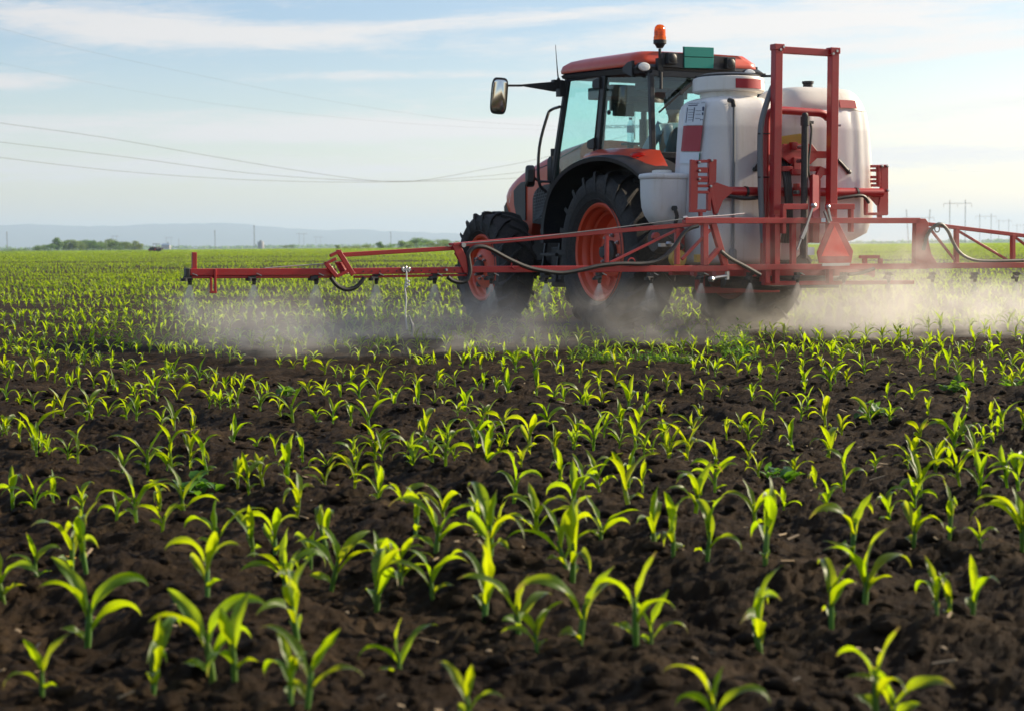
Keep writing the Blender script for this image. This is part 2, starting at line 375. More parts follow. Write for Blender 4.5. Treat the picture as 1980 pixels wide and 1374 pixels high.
# ---- chassis
m = MB()
m.box((0, .1, .78), (.52, .9, .52)); m.box((0, 1.2, .74), (.44, 1.4, .44)); m.box((0, 2.45, .86), (.40, 1.5, .46))
m.lathe([(.0, -.66), (.10, -.66), (.12, -.3), (.17, -.2), (.17, .2), (.12, .3), (.10, .66), (0, .66)], (0, 0, RW - .01), 'x', 20)
m.box((0, -.42, .80), (.5, .2, .4)); m.box((-.45, 1.15, .62), (.42, .85, .42)); m.box((.45, 1.15, .62), (.42, .85, .42))
m.build('chassis', M['cast'], tractor, .02)
m = MB(); m.bar((-.62, 2.62, .60), (.62, 2.62, .60), .16, .18); m.box((-.60, 2.62, .60), (.10, .26, .34)); m.box((.60, 2.62, .60), (.10, .26, .34)); m.box((0, 2.62, .62), (.3, .4, .26))
m.tube([(-.55, 2.42, .60), (.55, 2.42, .60)], .022); m.build('front_axle', M['cast'], tractor, .015)
m = MB()
for x_ in (-.56,): 
    for z_ in (.48, .75, 1.0): m.box((x_ - .14, 1.28, z_), (.30, .34, .03))
    m.bar((x_ - .28, 1.44, .48), (x_ - .2, 1.44, 1.05), .03); m.bar((x_ - .28, 1.12, .48), (x_ - .2, 1.12, 1.05), .03)
m.build('cab_steps', M['black'], tractor, .004)

# ---- hood: side outlines lofted across the width
def hood_ring(x_, drop, pull, low):
    top = [(1.45, 1.955), (1.9, 1.905), (2.3, 1.83), (2.65, 1.752), (2.92, 1.682), (3.12, 1.612), (3.24, 1.55)]
    nose = [(3.31, 1.45), (3.30, 1.32), (3.22, 1.20), (3.12, 1.17), (2.98, 1.12), (2.87, 1.03), (2.73, .965), (2.59, .965), (2.56, 1.09), (2.2, 1.10), (1.45, 1.10)]
    out = []
    for (y, z) in top: out.append((x_, y - pull * (max(0, y - 2.9) / .4) ** 1.0, z - drop))
    for i, (y, z) in enumerate(nose): out.append((x_, y - (pull if i < 4 else 0), z - (drop * (.6 if i == 0 else .2 if i == 1 else 0)) + low))
    return out
m = MB(); m.loft([hood_ring(x_, d, p, l) for (x_, d, p, l) in ((-.372, .17, .14, .02), (-.37, .12, .10, .0), (-.352, .065, .06, 0), (-.31, .03, .035, 0), (-.2, .008, .012, 0), (0, 0, 0, 0), (.2, .008, .012, 0), (.31, .03, .035, 0), (.352, .065, .06, 0), (.37, .12, .10, 0), (.372, .17, .14, .02))])
hood = m.build('hood', M['orange'], tractor, ang=50)
for s in (-1, 1):
    X = -.376
    def side(pts): return [V((s * abs(p.x), p.y, p.z)) for p in (L(a, b, x=X) for a, b in pts)]
    m = MB(); m.prism(side([(994.6, 369), (1001.5, 360), (1009, 353), (1017.2, 351), (1017.4, 427), (1008.4, 426), (1000, 418.6), (995.3, 395)]), (s * -.012 * -1, 0, 0))
    m.build('side_grille', M['fender'], hood, .004)
    m = MB(); m.prism(side([(1031, 432), (1031.5, 384), (1035, 372), (1042, 363), (1054, 358), (1085, 352), (1085, 440)]), (s * .012, 0, 0))
    eg = m.build('engine_grille', M['black'], hood, .004)
    m = MB()
    for k in range(9):
        a, b = L(1034 + k * 1.2, 432 - k * 1.0, x=-.38), L(1040 + k * 5, 366, x=-.38)
        m.bar((s * .392, a.y, a.z + .02), (s * .392, b.y, b.z), .006, .006)
        c = L(1034, 425 - k * 6, x=-.38); d = L(1080, 412 - k * 6, x=-.38); m.bar((s * .392, c.y, c.z), (s * .392, d.y, d.z), .006, .006)
    m.build('grille_mesh', M['grey'], eg)
    # body crease line of the hood
    m = MB(); a, b, c = L(1033, 331, x=-.36), L(1047, 325, x=-.36), L(1064, 318, x=-.36)
    m.tube([(s * .362, a.y, a.z), (s * .366, b.y, b.z), (s * .366, c.y, c.z), (s * .366, c.y - .7, c.z + .16)], .008, 6); m.build('hood_seam', M['black'], hood)
    m = MB(); m.loft([[(s * .36, 3.10, 1.33), (s * .365, 3.06, 1.45), (s * .30, 3.18, 1.50), (s * .27, 3.25, 1.40)], [(s * .375, 3.14, 1.33), (s * .372, 3.10, 1.44), (s * .31, 3.235, 1.49), (s * .28, 3.30, 1.39)]])
    m.build('headlight', M['lens'], hood, .006)
m = MB(); m.loft([[(x_, 3.28 - p, 1.36), (x_, 3.42 - p, 1.37), (x_, 3.50 - p, 1.30), (x_, 3.46 - p, 1.0), (x_, 3.30 - p, .86), (x_, 3.0, .86), (x_, 3.0, 1.18)] for x_, p in ((-.29, .06), (-.25, 0), (.25, 0), (.29, .06))])
m.build('front_grille', M['black'], tractor, .01)

# ---- cab frame
XL = -.66
A0, A1 = L(1062, 400, x=XL), L(1099, 148, x=XL)
B0, B1 = L(1158, 296, x=XL), L(1172, 138, x=XL)
C0, C1 = L(1262, 300, x=-.62), L(1258, 142, x=-.62)
def mir(p): return V((-p.x, p.y, p.z))
m = MB()
for f_ in (lambda p: p, mir):
    a0, a1, b0, b1, c0, c1 = map(f_, (A0, A1, B0, B1, C0, C1))
    m.bar(a0, a1, .055, .05, up=(0, 1, 0)); m.bar(b0 + (b0 - b1) * .25, b1, .06, .075, up=(0, 1, 0)); m.bar(c0, c1, .05, .05, up=(0, 1, 0))
    m.bar(a1, b1, .05, .05); m.bar(b1, c1, .05, .05); m.bar(b0, c0, .05, .06)
m.bar(A1, mir(A1), .05, .06); m.bar(C1, mir(C1), .05, .06); m.bar(C0, mir(C0), .05, .06)
m.build('cab_frame', M['fender'], tractor, .006)
# lower cab body
m = MB()
for s in (-1, 1):
    q = lambda p: (s * abs(p.x), p.y, p.z)
    m.prism([(s * .62, A0.y - .02, 1.02), (s * .62, A0.y - .02, 1.2), (s * .62, B0.y + .35, 1.12), (s * .62, B0.y, B0.z), q(C0), (s * .62, C0.y, 1.05), (s * .62, .3, .95)], (s * .03, 0, 0))
m.prism([(-.62, C0.y, 1.05), (.62, C0.y, 1.05), (.62, C0.y, C0.z), (-.62, C0.y, C0.z)], (0, .03, 0))
m.prism([(-.62, -.35, 1.05), (.62, -.35, 1.05), (.62, 1.55, 1.05), (-.62, 1.55, 1.05)], (0, 0, -.05))
m.build('cab_floor', M['black'], tractor, .006)
def pane(name, pts, off=(0, 0, 0)):
    """a thin sheet of glass with both faces"""
    pts = [V(p) + V(off) for p in pts]
    nrm = (pts[1] - pts[0]).cross(pts[2] - pts[0]).normalized()
    m = MB(); m.add(pts, [tuple(range(len(pts)))]); return m.build(name, M['glass'], tractor, flip=False)
for f_, s in ((lambda p: p, -1), (mir, 1)):
    a0, a1, b0, b1, c0, c1 = map(f_, (A0, A1, B0, B1, C0, C1))
    d = V((s * .012, 0, 0))
    bb = b0.lerp(b1, -.0)
    low = V((a0.x, a0.y - .02, 1.15))
    pane('door_glass', [low, a1, b1, b0, V((b0.x, b0.y + .35, 1.22))], d)
    door = MB()
    ins = .035
    door.tube([a1 + d * 2 + V((0, -.05, -.05)), a0.lerp(a1, .03) + d * 2 + V((0, -.06, 0)), low + d * 2 + V((0, -.1, 0))], .014, 6)
    door.tube([a1 + d * 2 + V((0, -.05, -.05)), b1 + d * 2 + V((0, .05, -.04)), b0 + d * 2 + V((0, .06, .02)), V((b0.x, b0.y + .35, 1.22)) + d * 2], .012, 6)
    door.build('door_frame', M['fender'], tractor)
    pane('side_window', [b0, b1, c1, c0], d)
    for (u, v) in ((.86, 0), (.12, 0)):           # door hinges
        p = b0.lerp(b1, u) + d * 2; hm = MB()
        hm.loft([[p + V((s * q, .02, .055)), p + V((s * q, .19 - q, .03)), p + V((s * q, .20 - q, -.03)), p + V((s * q, .16 - q, -.055)), p + V((s * q, .02, -.055))] for q in (0, .035)])
        hm.build('door_hinge', M['black'], tractor, .006)
    hm = MB(); p = b0.lerp(c0, .18).lerp(b1.lerp(c1, .18), .5); hm.ball(p + d * 2, .028, 10, (.6, 1, 1)); hm.build('window_knob', M['black'], tractor)
pane('windscreen', [V((A0.x, A0.y, 1.2)), A1, mir(A1), V((-A0.x, A0.y, 1.2))], (0, .01, 0))
pane('rear_window', [C0, C1, mir(C1), mir(C0)], (0, -.012, 0))
# ---- roof
def rr_ring(hx, y0, y1, r, z, zf=0, n=7):
    """rounded rectangle in plan; zf lifts the front"""
    out = []
    for (cx, cy, a0) in ((hx - r, y1 - r, 0), (-hx + r, y1 - r, PI / 2), (-hx + r, y0 + r, PI), (hx - r, y0 + r, 1.5 * PI)):
        for k in range(n):
            a = a0 + PI / 2 * k / (n - 1); x, y = cx + r * math.cos(a), cy + r * math.sin(a)
            out.append((x, y, z + zf * (y - y0) / (y1 - y0)))
    return out
m = MB(); m.loft([rr_ring(.66, -.36, 1.27, .10, 2.445, .10), rr_ring(.70, -.40, 1.32, .12, 2.47, .09), rr_ring(.71, -.41, 1.335, .12, 2.53, .055), rr_ring(.68, -.38, 1.29, .12, 2.56, .055)])
m.build('roof_liner', M['black'], tractor, ang=45)
m = MB(); m.loft([rr_ring(.67, -.24, 1.28, .12, 2.545, .06), rr_ring(.712, -.27, 1.335, .13, 2.553, .055), rr_ring(.718, -.28, 1.34, .13, 2.58, .055), rr_ring(.71, -.27, 1.31, .13, 2.625, .055), rr_ring(.67, -.23, 1.22, .14, 2.668, .05), rr_ring(.60, -.24, 1.05, .14, 2.70, .035), rr_ring(.40, -.1, .85, .14, 2.722, .01), rr_ring(.2, .1, .6, .1, 2.73, 0)])
roof = m.build('roof', M['orange'], tractor, ang=60)
for s in (-1, 1):    # dark recessed flank at the back of the roof
    m = MB(); pts = [L(a, b, x=-.722) for a, b in ((1203, 131), (1212, 121), (1222, 117), (1248, 119), (1276, 123), (1279, 140), (1203, 140))]
    m.prism([(s * .722, max(p.y, -.22), p.z) for p in pts], (s * -.04, 0, 0)); m.build('roof_flank', M['black'], roof, .006)
    lm = MB(); c = L(1243, 130, y=-.50) if s < 0 else L(1447, 143, y=-.50)
    lm.lathe([(0, .05), (.05, .045), (.066, 0), (.062, -.02), (.0, -.03)], (0, 0, 0), 'y', 20)
    lo = lm.build('work_lamp', M['black'], tractor, loc=c); lo.scale = (1.15, 1, .72)
    ln = MB(); ln.lathe([(.056, -.025), (.045, -.036), (0, -.04)], (0, 0, 0), 'y', 20); ln.build('lamp_lens', M['lens'], lo)
m = MB(); m.ball((-.2, .62, 2.735), .085, 14, (1, 1, .62)); m.build('antenna_dome', M['grey'], tractor)
# rear board with number plates and speakers
YB = -.44
P = lambda a, b: L(a, b, y=YB)
m = MB(); m.prism([P(1283, 101), P(1421, 111), P(1422, 138), P(1281, 130)], (0, .05, 0)); board = m.build('light_board', M['fender'], tractor, .005)
for q in (((1322, 91), (1379, 93), (1379, 111.5), (1322, 110)), ((1322, 111.5), (1379, 113), (1378, 133), (1322, 132))):
    m = MB(); m.prism([P(*p) + V((0, -.002, 0)) for p in q], (0, -.012, 0)); m.build('teal_plate', M['teal'], board, .003)
m = MB(); m.prism([P(1321.5, 90.5) , P(1379.5, 92.5), P(1378.6, 133.4), P(1321.6, 132.6)], (0, .012, 0)); m.build('plate_backing', M['teal_dark'], board)
for (a, b) in ((1294, 114), (1407, 124)):
    m = MB(); c = P(a, b); m.box(c + V((0, -.035, 0)), (.10, .06, .11)); m.ball(c + V((0, -.06, 0)), .05, 12, (1, .4, 1)); m.build('board_lamp', M['black'], board, .012)
# beacon
bc = P(1278, 92); 
bt = MB(); bt.tube([bc + V((0, .02, -.28)), bc + V((0, .02, -.01))], .014, 10); bt.box(bc + V((0, .03, -.16)), (.06, .05, .12)); bt.build('beacon_post', M['black'], tractor, .004)
bt = MB(); z0 = bc.z - .005
bt.lathe([(0, z0), (.03, z0), (.05, z0 + .035), (.062, z0 + .04), (.063, z0 + .075), (.0, z0 + .075)], (bc.x, bc.y + .02, 0), 'z', 24)
beacon = bt.build('beacon_base', M['black'], tractor)
bt = MB(); bt.lathe([(.060, z0 + .075), (.061, z0 + .105), (.056, z0 + .11), (.055, z0 + .17), (.047, z0 + .20), (.03, z0 + .218), (.0, z0 + .224)], (bc.x, bc.y + .02, 0), 'z', 28); bt.build('amber_lens', M['amber'], beacon)
bt = MB(); bt.lathe([(.03, z0 + .08), (.036, z0 + .12), (.04, z0 + .15), (.03, z0 + .18), (0, z0 + .185)], (bc.x, bc.y + .02, 0), 'z', 16); bt.build('beacon_reflector', M['amber_core'], beacon)
# rear wiper
w0, w1 = L(1348, 152, y=C0.y - .05), L(1274, 218, y=C0.y - .05)
m = MB(); m.bar(w0, w0.lerp(w1, .45), .02, .03); m.bar(w0.lerp(w1, .3), w1, .012, .016); m.ball(w0, .03, 8); m.build('rear_wiper', M['black'], tractor)
m = MB(); d0 = L(1278, 140, y=C0.y - .06); m.tube([d0, d0 + V((0, 0, -.16))], .016, 8); m.build('window_strut', M['black'], tractor)

# ---- mirrors, antenna, hand rails
YA = A1.y + .04
pm = lambda a, b, y=YA: L(a, b, y=y)
m = MB(); m.bar(pm(1082, 166), pm(1052, 166), .05, .06); m.loft([[pm(1074, 158) + V((0, q, 0)), pm(1074, 178) + V((0, q, 0)), pm(1010, 167) + V((0, q, 0)), pm(1006, 164) + V((0, q, 0))] for q in (-.02, .02)])
m.bar(pm(1010, 166), pm(972, 166), .022, .022); m.box(pm(1084, 172), (.06, .1, .16)); m.box(pm(1078, 158), (.12, .06, .03)); m.build('mirror_arm', M['black'], tractor, .004)
def mirror(name, c, hw, hh, yaw):
    rt = MB(); ring = lambda k, y: [(math.copysign(abs(math.cos(t)) ** .45, math.cos(t)) * hw * k, y, math.copysign(abs(math.sin(t)) ** .45, math.sin(t)) * hh * k) for t in (2 * PI * i / 28 for i in range(28))]
    rt.loft([ring(.55, .09), ring(.9, .05), ring(1, .01), ring(1, -.012), ring(.93, -.016)]); o = rt.build(name, M['black'], tractor, loc=c); o.rotation_euler.z = yaw
    g = MB(); g.loft([ring(.88, -.0165), ring(.86, -.019)]); g.build('mirror_glass', M['mirror'], o); return o
mc = pm(965, 186); mo = mirror('wing_mirror', mc, .085, .185, R(-18)); mo.rotation_euler.y = R(4); mo.rotation_euler.x = R(7.5)
mc2 = L(1025, 341, y=1.75); mirror('low_mirror', mc2, .052, .115, R(158))
m = MB(); m.tube([mc2, mc2 + V((.1, -.02, -.05)), L(1045, 353, y=1.6)], .014, 8); m.build('low_mirror_arm', M['black'], tractor)
m = MB(); m.tube([pm(1080, 156), pm(1078, 140), pm(1074, 87)], [.010, .007, .003], 6); m.ball(pm(1080, 154), .02, 8); m.build('antenna', M['black'], tractor)
m = MB(); YH = 1.62
m.tube([L(1082, 207, y=A1.y + .1), L(1066, 213, y=YH), L(1058, 226, y=YH), L(1043, 285, y=YH), L(1042, 352, y=YH), L(1056, 372, y=YH)], .016, 8, smooth=4)
m.tube([L(1042, 351, y=YH), L(1064, 352, y=1.5)], .013, 8); m.build('hand_rail', M['black'], tractor)
m = MB(); c = L(1070, 325, y=1.55); m.loft([[c + V((x_ * k, y_ * k, z)) for x_, y_ in ((-.05, -.05), (.05, -.05), (.05, .05), (-.05, .05))] for z, k in ((-.16, .8), (-.12, 1), (.08, 1), (.12, .7))])
m.tube([c + V((0, 0, .1)), c + V((.0, .0, .2))], .03, 10); m.build('front_corner_light', M['black'], tractor, .008)
# exhaust stack on the right of the hood
m = MB(); m.tube([(.5, 1.62, 1.2), (.5, 1.62, 2.2)], .05, 14); m.tube([(.5, 1.62, 2.2), (.5, 1.62, 2.45), (.5, 1.56, 2.55)], .032, 12); m.build('exhaust', M['black'], tractor)

# ---- rear fenders: black arch over the wheel, orange top inside it
arch = [(1047, 470), (1049, 425), (1060, 375), (1078, 343), (1100, 322), (1125, 309), (1150, 303), (1178, 304), (1205, 313), (1228, 328), (1246, 348), (1252, 372), (1243, 384)]
for s in (-1, 1):
    pts = [L(a, b, x=-1.03) for a, b in arch]; pts = catmull(pts, 4)
    rings = []
    cy_, cz_ = .02, RW
    for p in pts:
        dv = V((0, p.y - cy_, p.z - cz_)).normalized()
        q = V((0, p.y, p.z))
        def at_(x_, off): return V((s * x_, q.y + dv.y * off, q.z + dv.z * off))
        rings.append([at_(1.035, -.045), at_(1.045, -.005), at_(1.02, .008), at_(.90, .02), at_(.55, .03), at_(.55, .0), at_(.90, -.01), at_(1.01, -.02), at_(1.02, -.045)])
    m = MB(); m.loft(rings); fen = m.build('fender', M['fender'], tractor, ang=50)
    # orange fender top, falling away to the rear
    top = [L(a, b, x=-.92) for a, b in ((1128, 303), (1150, 297), (1180, 297), (1212, 308), (1238, 325), (1252, 336))]
    inn = [L(a, b, x=-.66) for a, b in ((1140, 297), (1155, 290), (1185, 287), (1232, 287), (1276, 290), (1296, 330))]
    m = MB(); n_ = len(top)
    A_ = [V((s * abs(p.x), p.y, p.z)) for p in top]; B_ = [V((s * abs(p.x), p.y, p.z)) for p in inn]
    up = V((0, 0, .0)); th = V((0, 0, -.03))
    m.loft([[A_[i], A_[i].lerp(B_[i], .5) + V((0, 0, .012)), B_[i], B_[i] + th, A_[i] + th] for i in range(n_)])
    m.build('fender_top', M['orange'], tractor, .006, ang=55)
    lp = L(1234, 304, x=-.80); lp.x = s * .80
    lb = MB(); lb.ball((0, 0, 0), .085, 16, (.75, 1.15, .42)); lo = lb.build('tail_light', M['redlens'], tractor, loc=lp + V((0, 0, .012)))
    la = MB(); la.ball((s * .012, .035, .004), .062, 14, (.75, 1.0, .5)); la.build('indicator', M['amber'], lo)
    lb2 = MB(); lb2.box((0, 0, -.03), (.11, .17, .03)); lb2.build('lamp_base', M['black'], lo, .01)
    sb = L(1204, 305, x=-.86); sb.x = s * .86; b_ = MB(); b_.ball(sb, .02, 10); b_.build('fender_button', M['brass'], tractor)
# inner wheel arch
m = MB()
for s in (-1, 1): m.prism([(s * .50, .95, .75), (s * .50, .95, 1.35), (s * .50, .45, 1.66), (s * .50, -.35, 1.70), (s * .50, -.7, 1.35), (s * .50, -.5, .95)], (s * .02, 0, 0))
m.build('inner_arch', M['black'], tractor)
# three-point hitch
m = MB()
for s in (-1, 1):
    m.bar((s * .28, -.35, .52), (s * .40, -.98, .50), .05, .08); m.bar((s * .22, -.35, 1.1), (s * .38, -.75, .55), .03, .03); m.bar((s * .22, -.2, 1.12), (s * .22, -.45, 1.12), .06, .06)
m.bar((0, -.4, 1.0), (0, -.98, 1.0), .05, .05); m.build('hitch', M['cast'], tractor, .006)

# ---- cab interior
m = MB(); m.loft([rr_ring(.24, .02, .50, .08, 1.42), rr_ring(.27, 0, .53, .1, 1.48), rr_ring(.26, .01, .52, .1, 1.55)])
m.box((0, .25, 1.24), (.4, .4, .36)); st = m.build('seat', M['seatcloth'], tractor, .02)
def tilt(r, c, a): Mx = Matrix.Rotation(a, 3, 'X'); return [V(c) + Mx @ (V(p) - V(c)) for p in r]
bk = [[(x_, y_, z_) for x_, y_ in ((-w_, -.05), (-w_ * .8, -.09), (w_ * .8, -.09), (w_, -.05), (w_, .0), (w_ * .7, .03), (-w_ * .7, .03), (-w_, .0))] for z_, w_ in ((1.5, .22), (1.6, .25), (1.8, .25), (1.95, .21), (2.0, .15))]
m = MB(); m.loft([tilt([(p[0], p[1] - .02, p[2]) for p in r], (0, 0, 1.5), R(8)) for r in bk]); m.build('seat_back', M['seatcloth'], st, .01)
m = MB(); m.loft([rr_ring(.22, 1.05, 1.40, .06, 1.08), rr_ring(.20, 1.12, 1.40, .06, 1.5), rr_ring(.26, 1.12, 1.42, .08, 1.62), rr_ring(.22, 1.2, 1.4, .08, 1.68)]); m.build('dashboard', M['black'], tractor, .01)
m = MB(); c = V((-.0, .98, 1.66)); Mw = Matrix.Rotation(R(-32), 3, 'X')
rim_ = [c + Mw @ V((.19 * math.cos(t), .19 * math.sin(t), 0)) for t in (2 * PI * k / 32 for k in range(33))]
m.tube(rim_, .014, 8, caps=False)
for t in (PI / 2, PI * 1.17, PI * 1.83): m.tube([c, c + Mw @ V((.19 * math.cos(t), .19 * math.sin(t), 0))], .012, 6)
m.tube([c, c + Mw @ V((0, .0, -.22))], .03, 10); m.ball(c, .05, 10); m.build('steering_wheel', M['black'], tractor)
m = MB(); m.box((.44, .35, 1.42), (.26, .9, .34)); m.box((.42, .45, 1.63), (.16, .5, .06)); 
for k in range(4): m.tube([(.38 + .04 * k, .42 + .12 * (k % 2), 1.62), (.38 + .04 * k, .45 + .12 * (k % 2), 1.76)], .012, 6); m.ball((.38 + .04 * k, .45 + .12 * (k % 2), 1.77), .024, 8)
m.build('side_console', M['grey'], tractor, .01)
m = MB(); m.box((.0, .9, 2.40), (.9, .5, .12)); m.box((.1, .25, 2.42), (.8, .4, .08)); m.box((.0, 1.05, 2.30), (.5, .02, .14)); m.build('headliner', M['grey'], tractor, .02)
m = MB(); m.box((-.10, 1.02, 2.24), (.24, .05, .13)); m.build('sun_visor', M['black'], tractor, .01)

# ================================================================== DRIVER
def skin_mesh(name, pts, edges, mat, parent, sub=2, root=0):
    me = bpy.data.meshes.new(name); me.from_pydata([p[:3] for p in pts], edges, []); o = bpy.data.objects.new(name, me); col.objects.link(o)
    if parent: o.parent = parent
    sk = o.modifiers.new('skin', 'SKIN'); sk.use_smooth_shade = True
    for i, p in enumerate(pts):
        v = me.skin_vertices[0].data[i]; v.radius = (p[3], p[4] if len(p) > 4 else p[3]); v.use_root = (i == root)
    sb = o.modifiers.new('smooth', 'SUBSURF'); sb.levels = sub; sb.render_levels = sub
    me.materials.append(mat); return o
driver = empty('person', mat=TM @ Matrix.Translation((0, .18, 1.56)))
tag(driver, 'driver in a pale shirt seated in the tractor cab, seen from behind', 'person')
bp = [(0, 0, .06, .15, .11), (0, -.01, .2, .14, .10), (0, -.02, .36, .17, .11), (0, 0, .46, .10, .09), (0, .01, .53, .052), (0, .02, .58, .06), (0, .03, .66, .082, .095), (0, .03, .75, .07, .08)]
ed = [(i, i + 1) for i in range(7)]
for s in (-1, 1):
    b = len(bp); bp += [(s * .17, -.01, .44, .06), (s * .22, .12, .26, .048), (s * .23, .20, .19, .042), (s * .19, .46, .13, .033), (s * .165, .70, .15, .028), (s * .16, .745, .16, .034, .018)]
    ed += [(2, b)] + [(b + i, b + i + 1) for i in range(5)]
    for j in range(4):
        fb = len(bp); ox = (-.03 + .02 * j); bp += [(s * .16 + ox, .78, .165, .009), (s * .16 + ox, .80, .15, .008), (s * .16 + ox, .795, .132 + .002 * j, .007)]
        ed += [(b + 5, fb), (fb, fb + 1), (fb + 1, fb + 2)]
    fb = len(bp); bp += [(s * .16 - s * .04, .75, .17, .010), (s * .16 - s * .055, .775, .165, .009)]; ed += [(b + 5, fb), (fb, fb + 1)]
    b = len(bp); bp += [(s * .10, .08, .03, .085), (s * .13, .3, .04, .075), (s * .15, .47, .02, .06), (s * .15, .55, -.2, .05), (s * .15, .58, -.42, .042), (s * .16, .7, -.47, .04, .03)]
    ed += [(0, b)] + [(b + i, b + i + 1) for i in range(5)]
body = skin_mesh('body', bp, ed, M['skin'], driver)
sp = [(0, 0, .04, .165, .125), (0, -.01, .2, .155, .115), (0, -.02, .36, .185, .125), (0, 0, .455, .11, .10), (0, .005, .505, .062)]
se = [(0, 1), (1, 2), (2, 3), (3, 4)]
for s in (-1, 1):
    b = len(sp); sp += [(s * .175, -.01, .44, .072), (s * .222, .12, .26, .06), (s * .23, .2, .19, .055)]; se += [(2, b), (b, b + 1), (b + 1, b + 2)]
skin_mesh('shirt', sp, se, M['cloth'], driver)
tp = [(0, 0, .02, .17, .13)]; te = []
for s in (-1, 1):
    b = len(tp); tp += [(s * .10, .08, .03, .10), (s * .13, .3, .04, .088), (s * .15, .47, .02, .072), (s * .15, .55, -.2, .06), (s * .15, .58, -.38, .052)]; te += [(0, b)] + [(b + i, b + i + 1) for i in range(4)]
skin_mesh('trousers', tp, te, M['trouser'], driver)
m = MB(); m.loft([[(.098 * k * math.cos(t), .02 + .112 * k * math.sin(t) - .012, z) for t in (2 * PI * i / 16 for i in range(16))] for z, k in ((.625, .80), (.68, .97), (.73, 1.0), (.78, .9), (.815, .62), (.828, .3))]); m.build('hair', M['hair'], driver)
m = MB()
for s in (-1, 1): m.ball((s * .034, .118, .675), .013, 8); 
m.loft([[(-.012, .115, .67), (.012, .115, .67), (.016, .112, .635), (-.016, .112, .635)], [(-.004, .128, .67), (.004, .128, .67), (.009, .142, .638), (-.009, .142, .638)]]); m.box((0, .112, .60), (.05, .012, .012)); m.build('face', M['skin'], driver)
# water bottle on the cab console, beside the side window
bo = L(1219, 276, x=-.30); bottle = MB(); z0 = 0
bottle.lathe([(0, 0), (.034, 0), (.036, .02), (.033, .08), (.036, .1), (.036, .17), (.014, .215), (.013, .23), (0, .23)], (0, 0, 0), 'z', 16)
bt = bottle.build('water_bottle', glass_mat('bottle_plastic', (.8, .9, .93)), None); bt.matrix_world = TM @ Matrix.Translation(bo)
tag(bt, 'clear plastic water bottle standing inside the cab by the side window', 'bottle')
m = MB(); m.lathe([(.0145, .228), (.016, .228), (.016, .25), (0, .25)], (0, 0, 0), 'z', 14); m.build('cap', M['bluewall'], bt)
m = MB(); m.lathe([(.0365, .10), (.0365, .165)], (0, 0, 0), 'z', 16); m.build('bottle_label', M['paper'], bt)
m = MB(); m.box((bo.x, bo.y, bo.z - .015), (.14, .14, .025)); m.box((bo.x, bo.y, (bo.z + 1.02) / 2), (.05, .05, bo.z - 1.04)); m.build('bottle_shelf', M['black'], tractor, .004)
# ================================================================== SPRAYER
spr = empty('field_sprayer', mat=TM @ Matrix.Translation((.08, -1.5, 0)))
SO = V((.08, -1.5, 0))
tag(spr, 'red-framed field sprayer with white tanks and a long boom spraying the maize', 'sprayer')
class SB(MB):
    """mesh given in the tractor's frame, stored in the sprayer's"""
    def build(s, name, mat, parent=None, *a, **k):
        s.v = [v - SO for v in s.v]
        return MB.build(s, name, mat, parent or spr, *a, **k)
def S(y): return lambda a, b, dy=0: L(a, b, y=y + dy)
def lobe(levels, cx, cy, rib=0, n=112, ph=0):
    rings = []
    for (z, hx, hy, dx, dy) in levels:
        r = []
        for k in range(n):
            t = 2 * PI * k / n; c, s_ = math.cos(t), math.sin(t)
            x = math.copysign(abs(c) ** .48, c) * hx; y = math.copysign(abs(s_) ** .48, s_) * hy
            if rib and hy > .25:
                w = rib * (math.cos((x + ph) * 2 * PI / .27)) * min(1, max(0, (abs(s_) - .3) * 4))
                w2 = rib * (math.cos(y * 2 * PI / .27)) * min(1, max(0, (abs(c) - .3) * 4))
                y += math.copysign(w, s_); x += math.copysign(w2, c)
            r.append((cx + dx + x, cy + dy + y, z))
        rings.append(r)
    return rings
m = SB(); m.loft(lobe([(.66, .30, .26, 0, 0), (.675, .38, .33, 0, 0), (.72, .425, .365, 0, 0), (.95, .43, .375, 0, 0), (1.45, .415, .37, .0, 0), (1.9, .39, .355, .0, 0), (2.05, .378, .345, 0, 0), (2.10, .365, .33, 0, 0), (2.135, .33, .31, .0, 0), (2.155, .29, .285, .0, .02), (2.17, .26, .26, .02, .02)], -.345, -1.31, .009))
tank = m.build('tank', M['tank'], ang=50)
m = SB(); m.loft(lobe([(.86, .30, .20, -.05, 0), (.88, .40, .28, -.03, 0), (.95, .50, .34, 0, 0), (1.12, .565, .37, 0, 0), (1.5, .555, .37, 0, 0), (1.9, .525, .355, -.01, 0), (2.07, .50, .34, -.02, 0), (2.075, .488, .333, -.02, 0)], .57, -1.31, .009, ph=.1))
tank2 = m.build('tank', M['tank'], ang=50)
m = SB(); m.loft(lobe([(2.072, .495, .338, -.02, 0), (2.08, .505, .345, -.02, 0), (2.16, .475, .33, -.03, 0), (2.235, .42, .30, -.03, 0), (2.275, .36, .26, -.03, 0), (2.29, .28, .2, -.03, 0)], .57, -1.31, 0)); m.build('tank_cover', M['tank_lid'], tank2, ang=55)
m = SB(); m.loft(lobe([(.70, .2, .25, 0, 0), (.75, .24, .29, 0, 0), (1.85, .24, .27, 0, 0), (1.93, .2, .22, 0, 0)], .12, -1.26, .0)); m.build('tank_saddle', M['tank'], tank, ang=50)
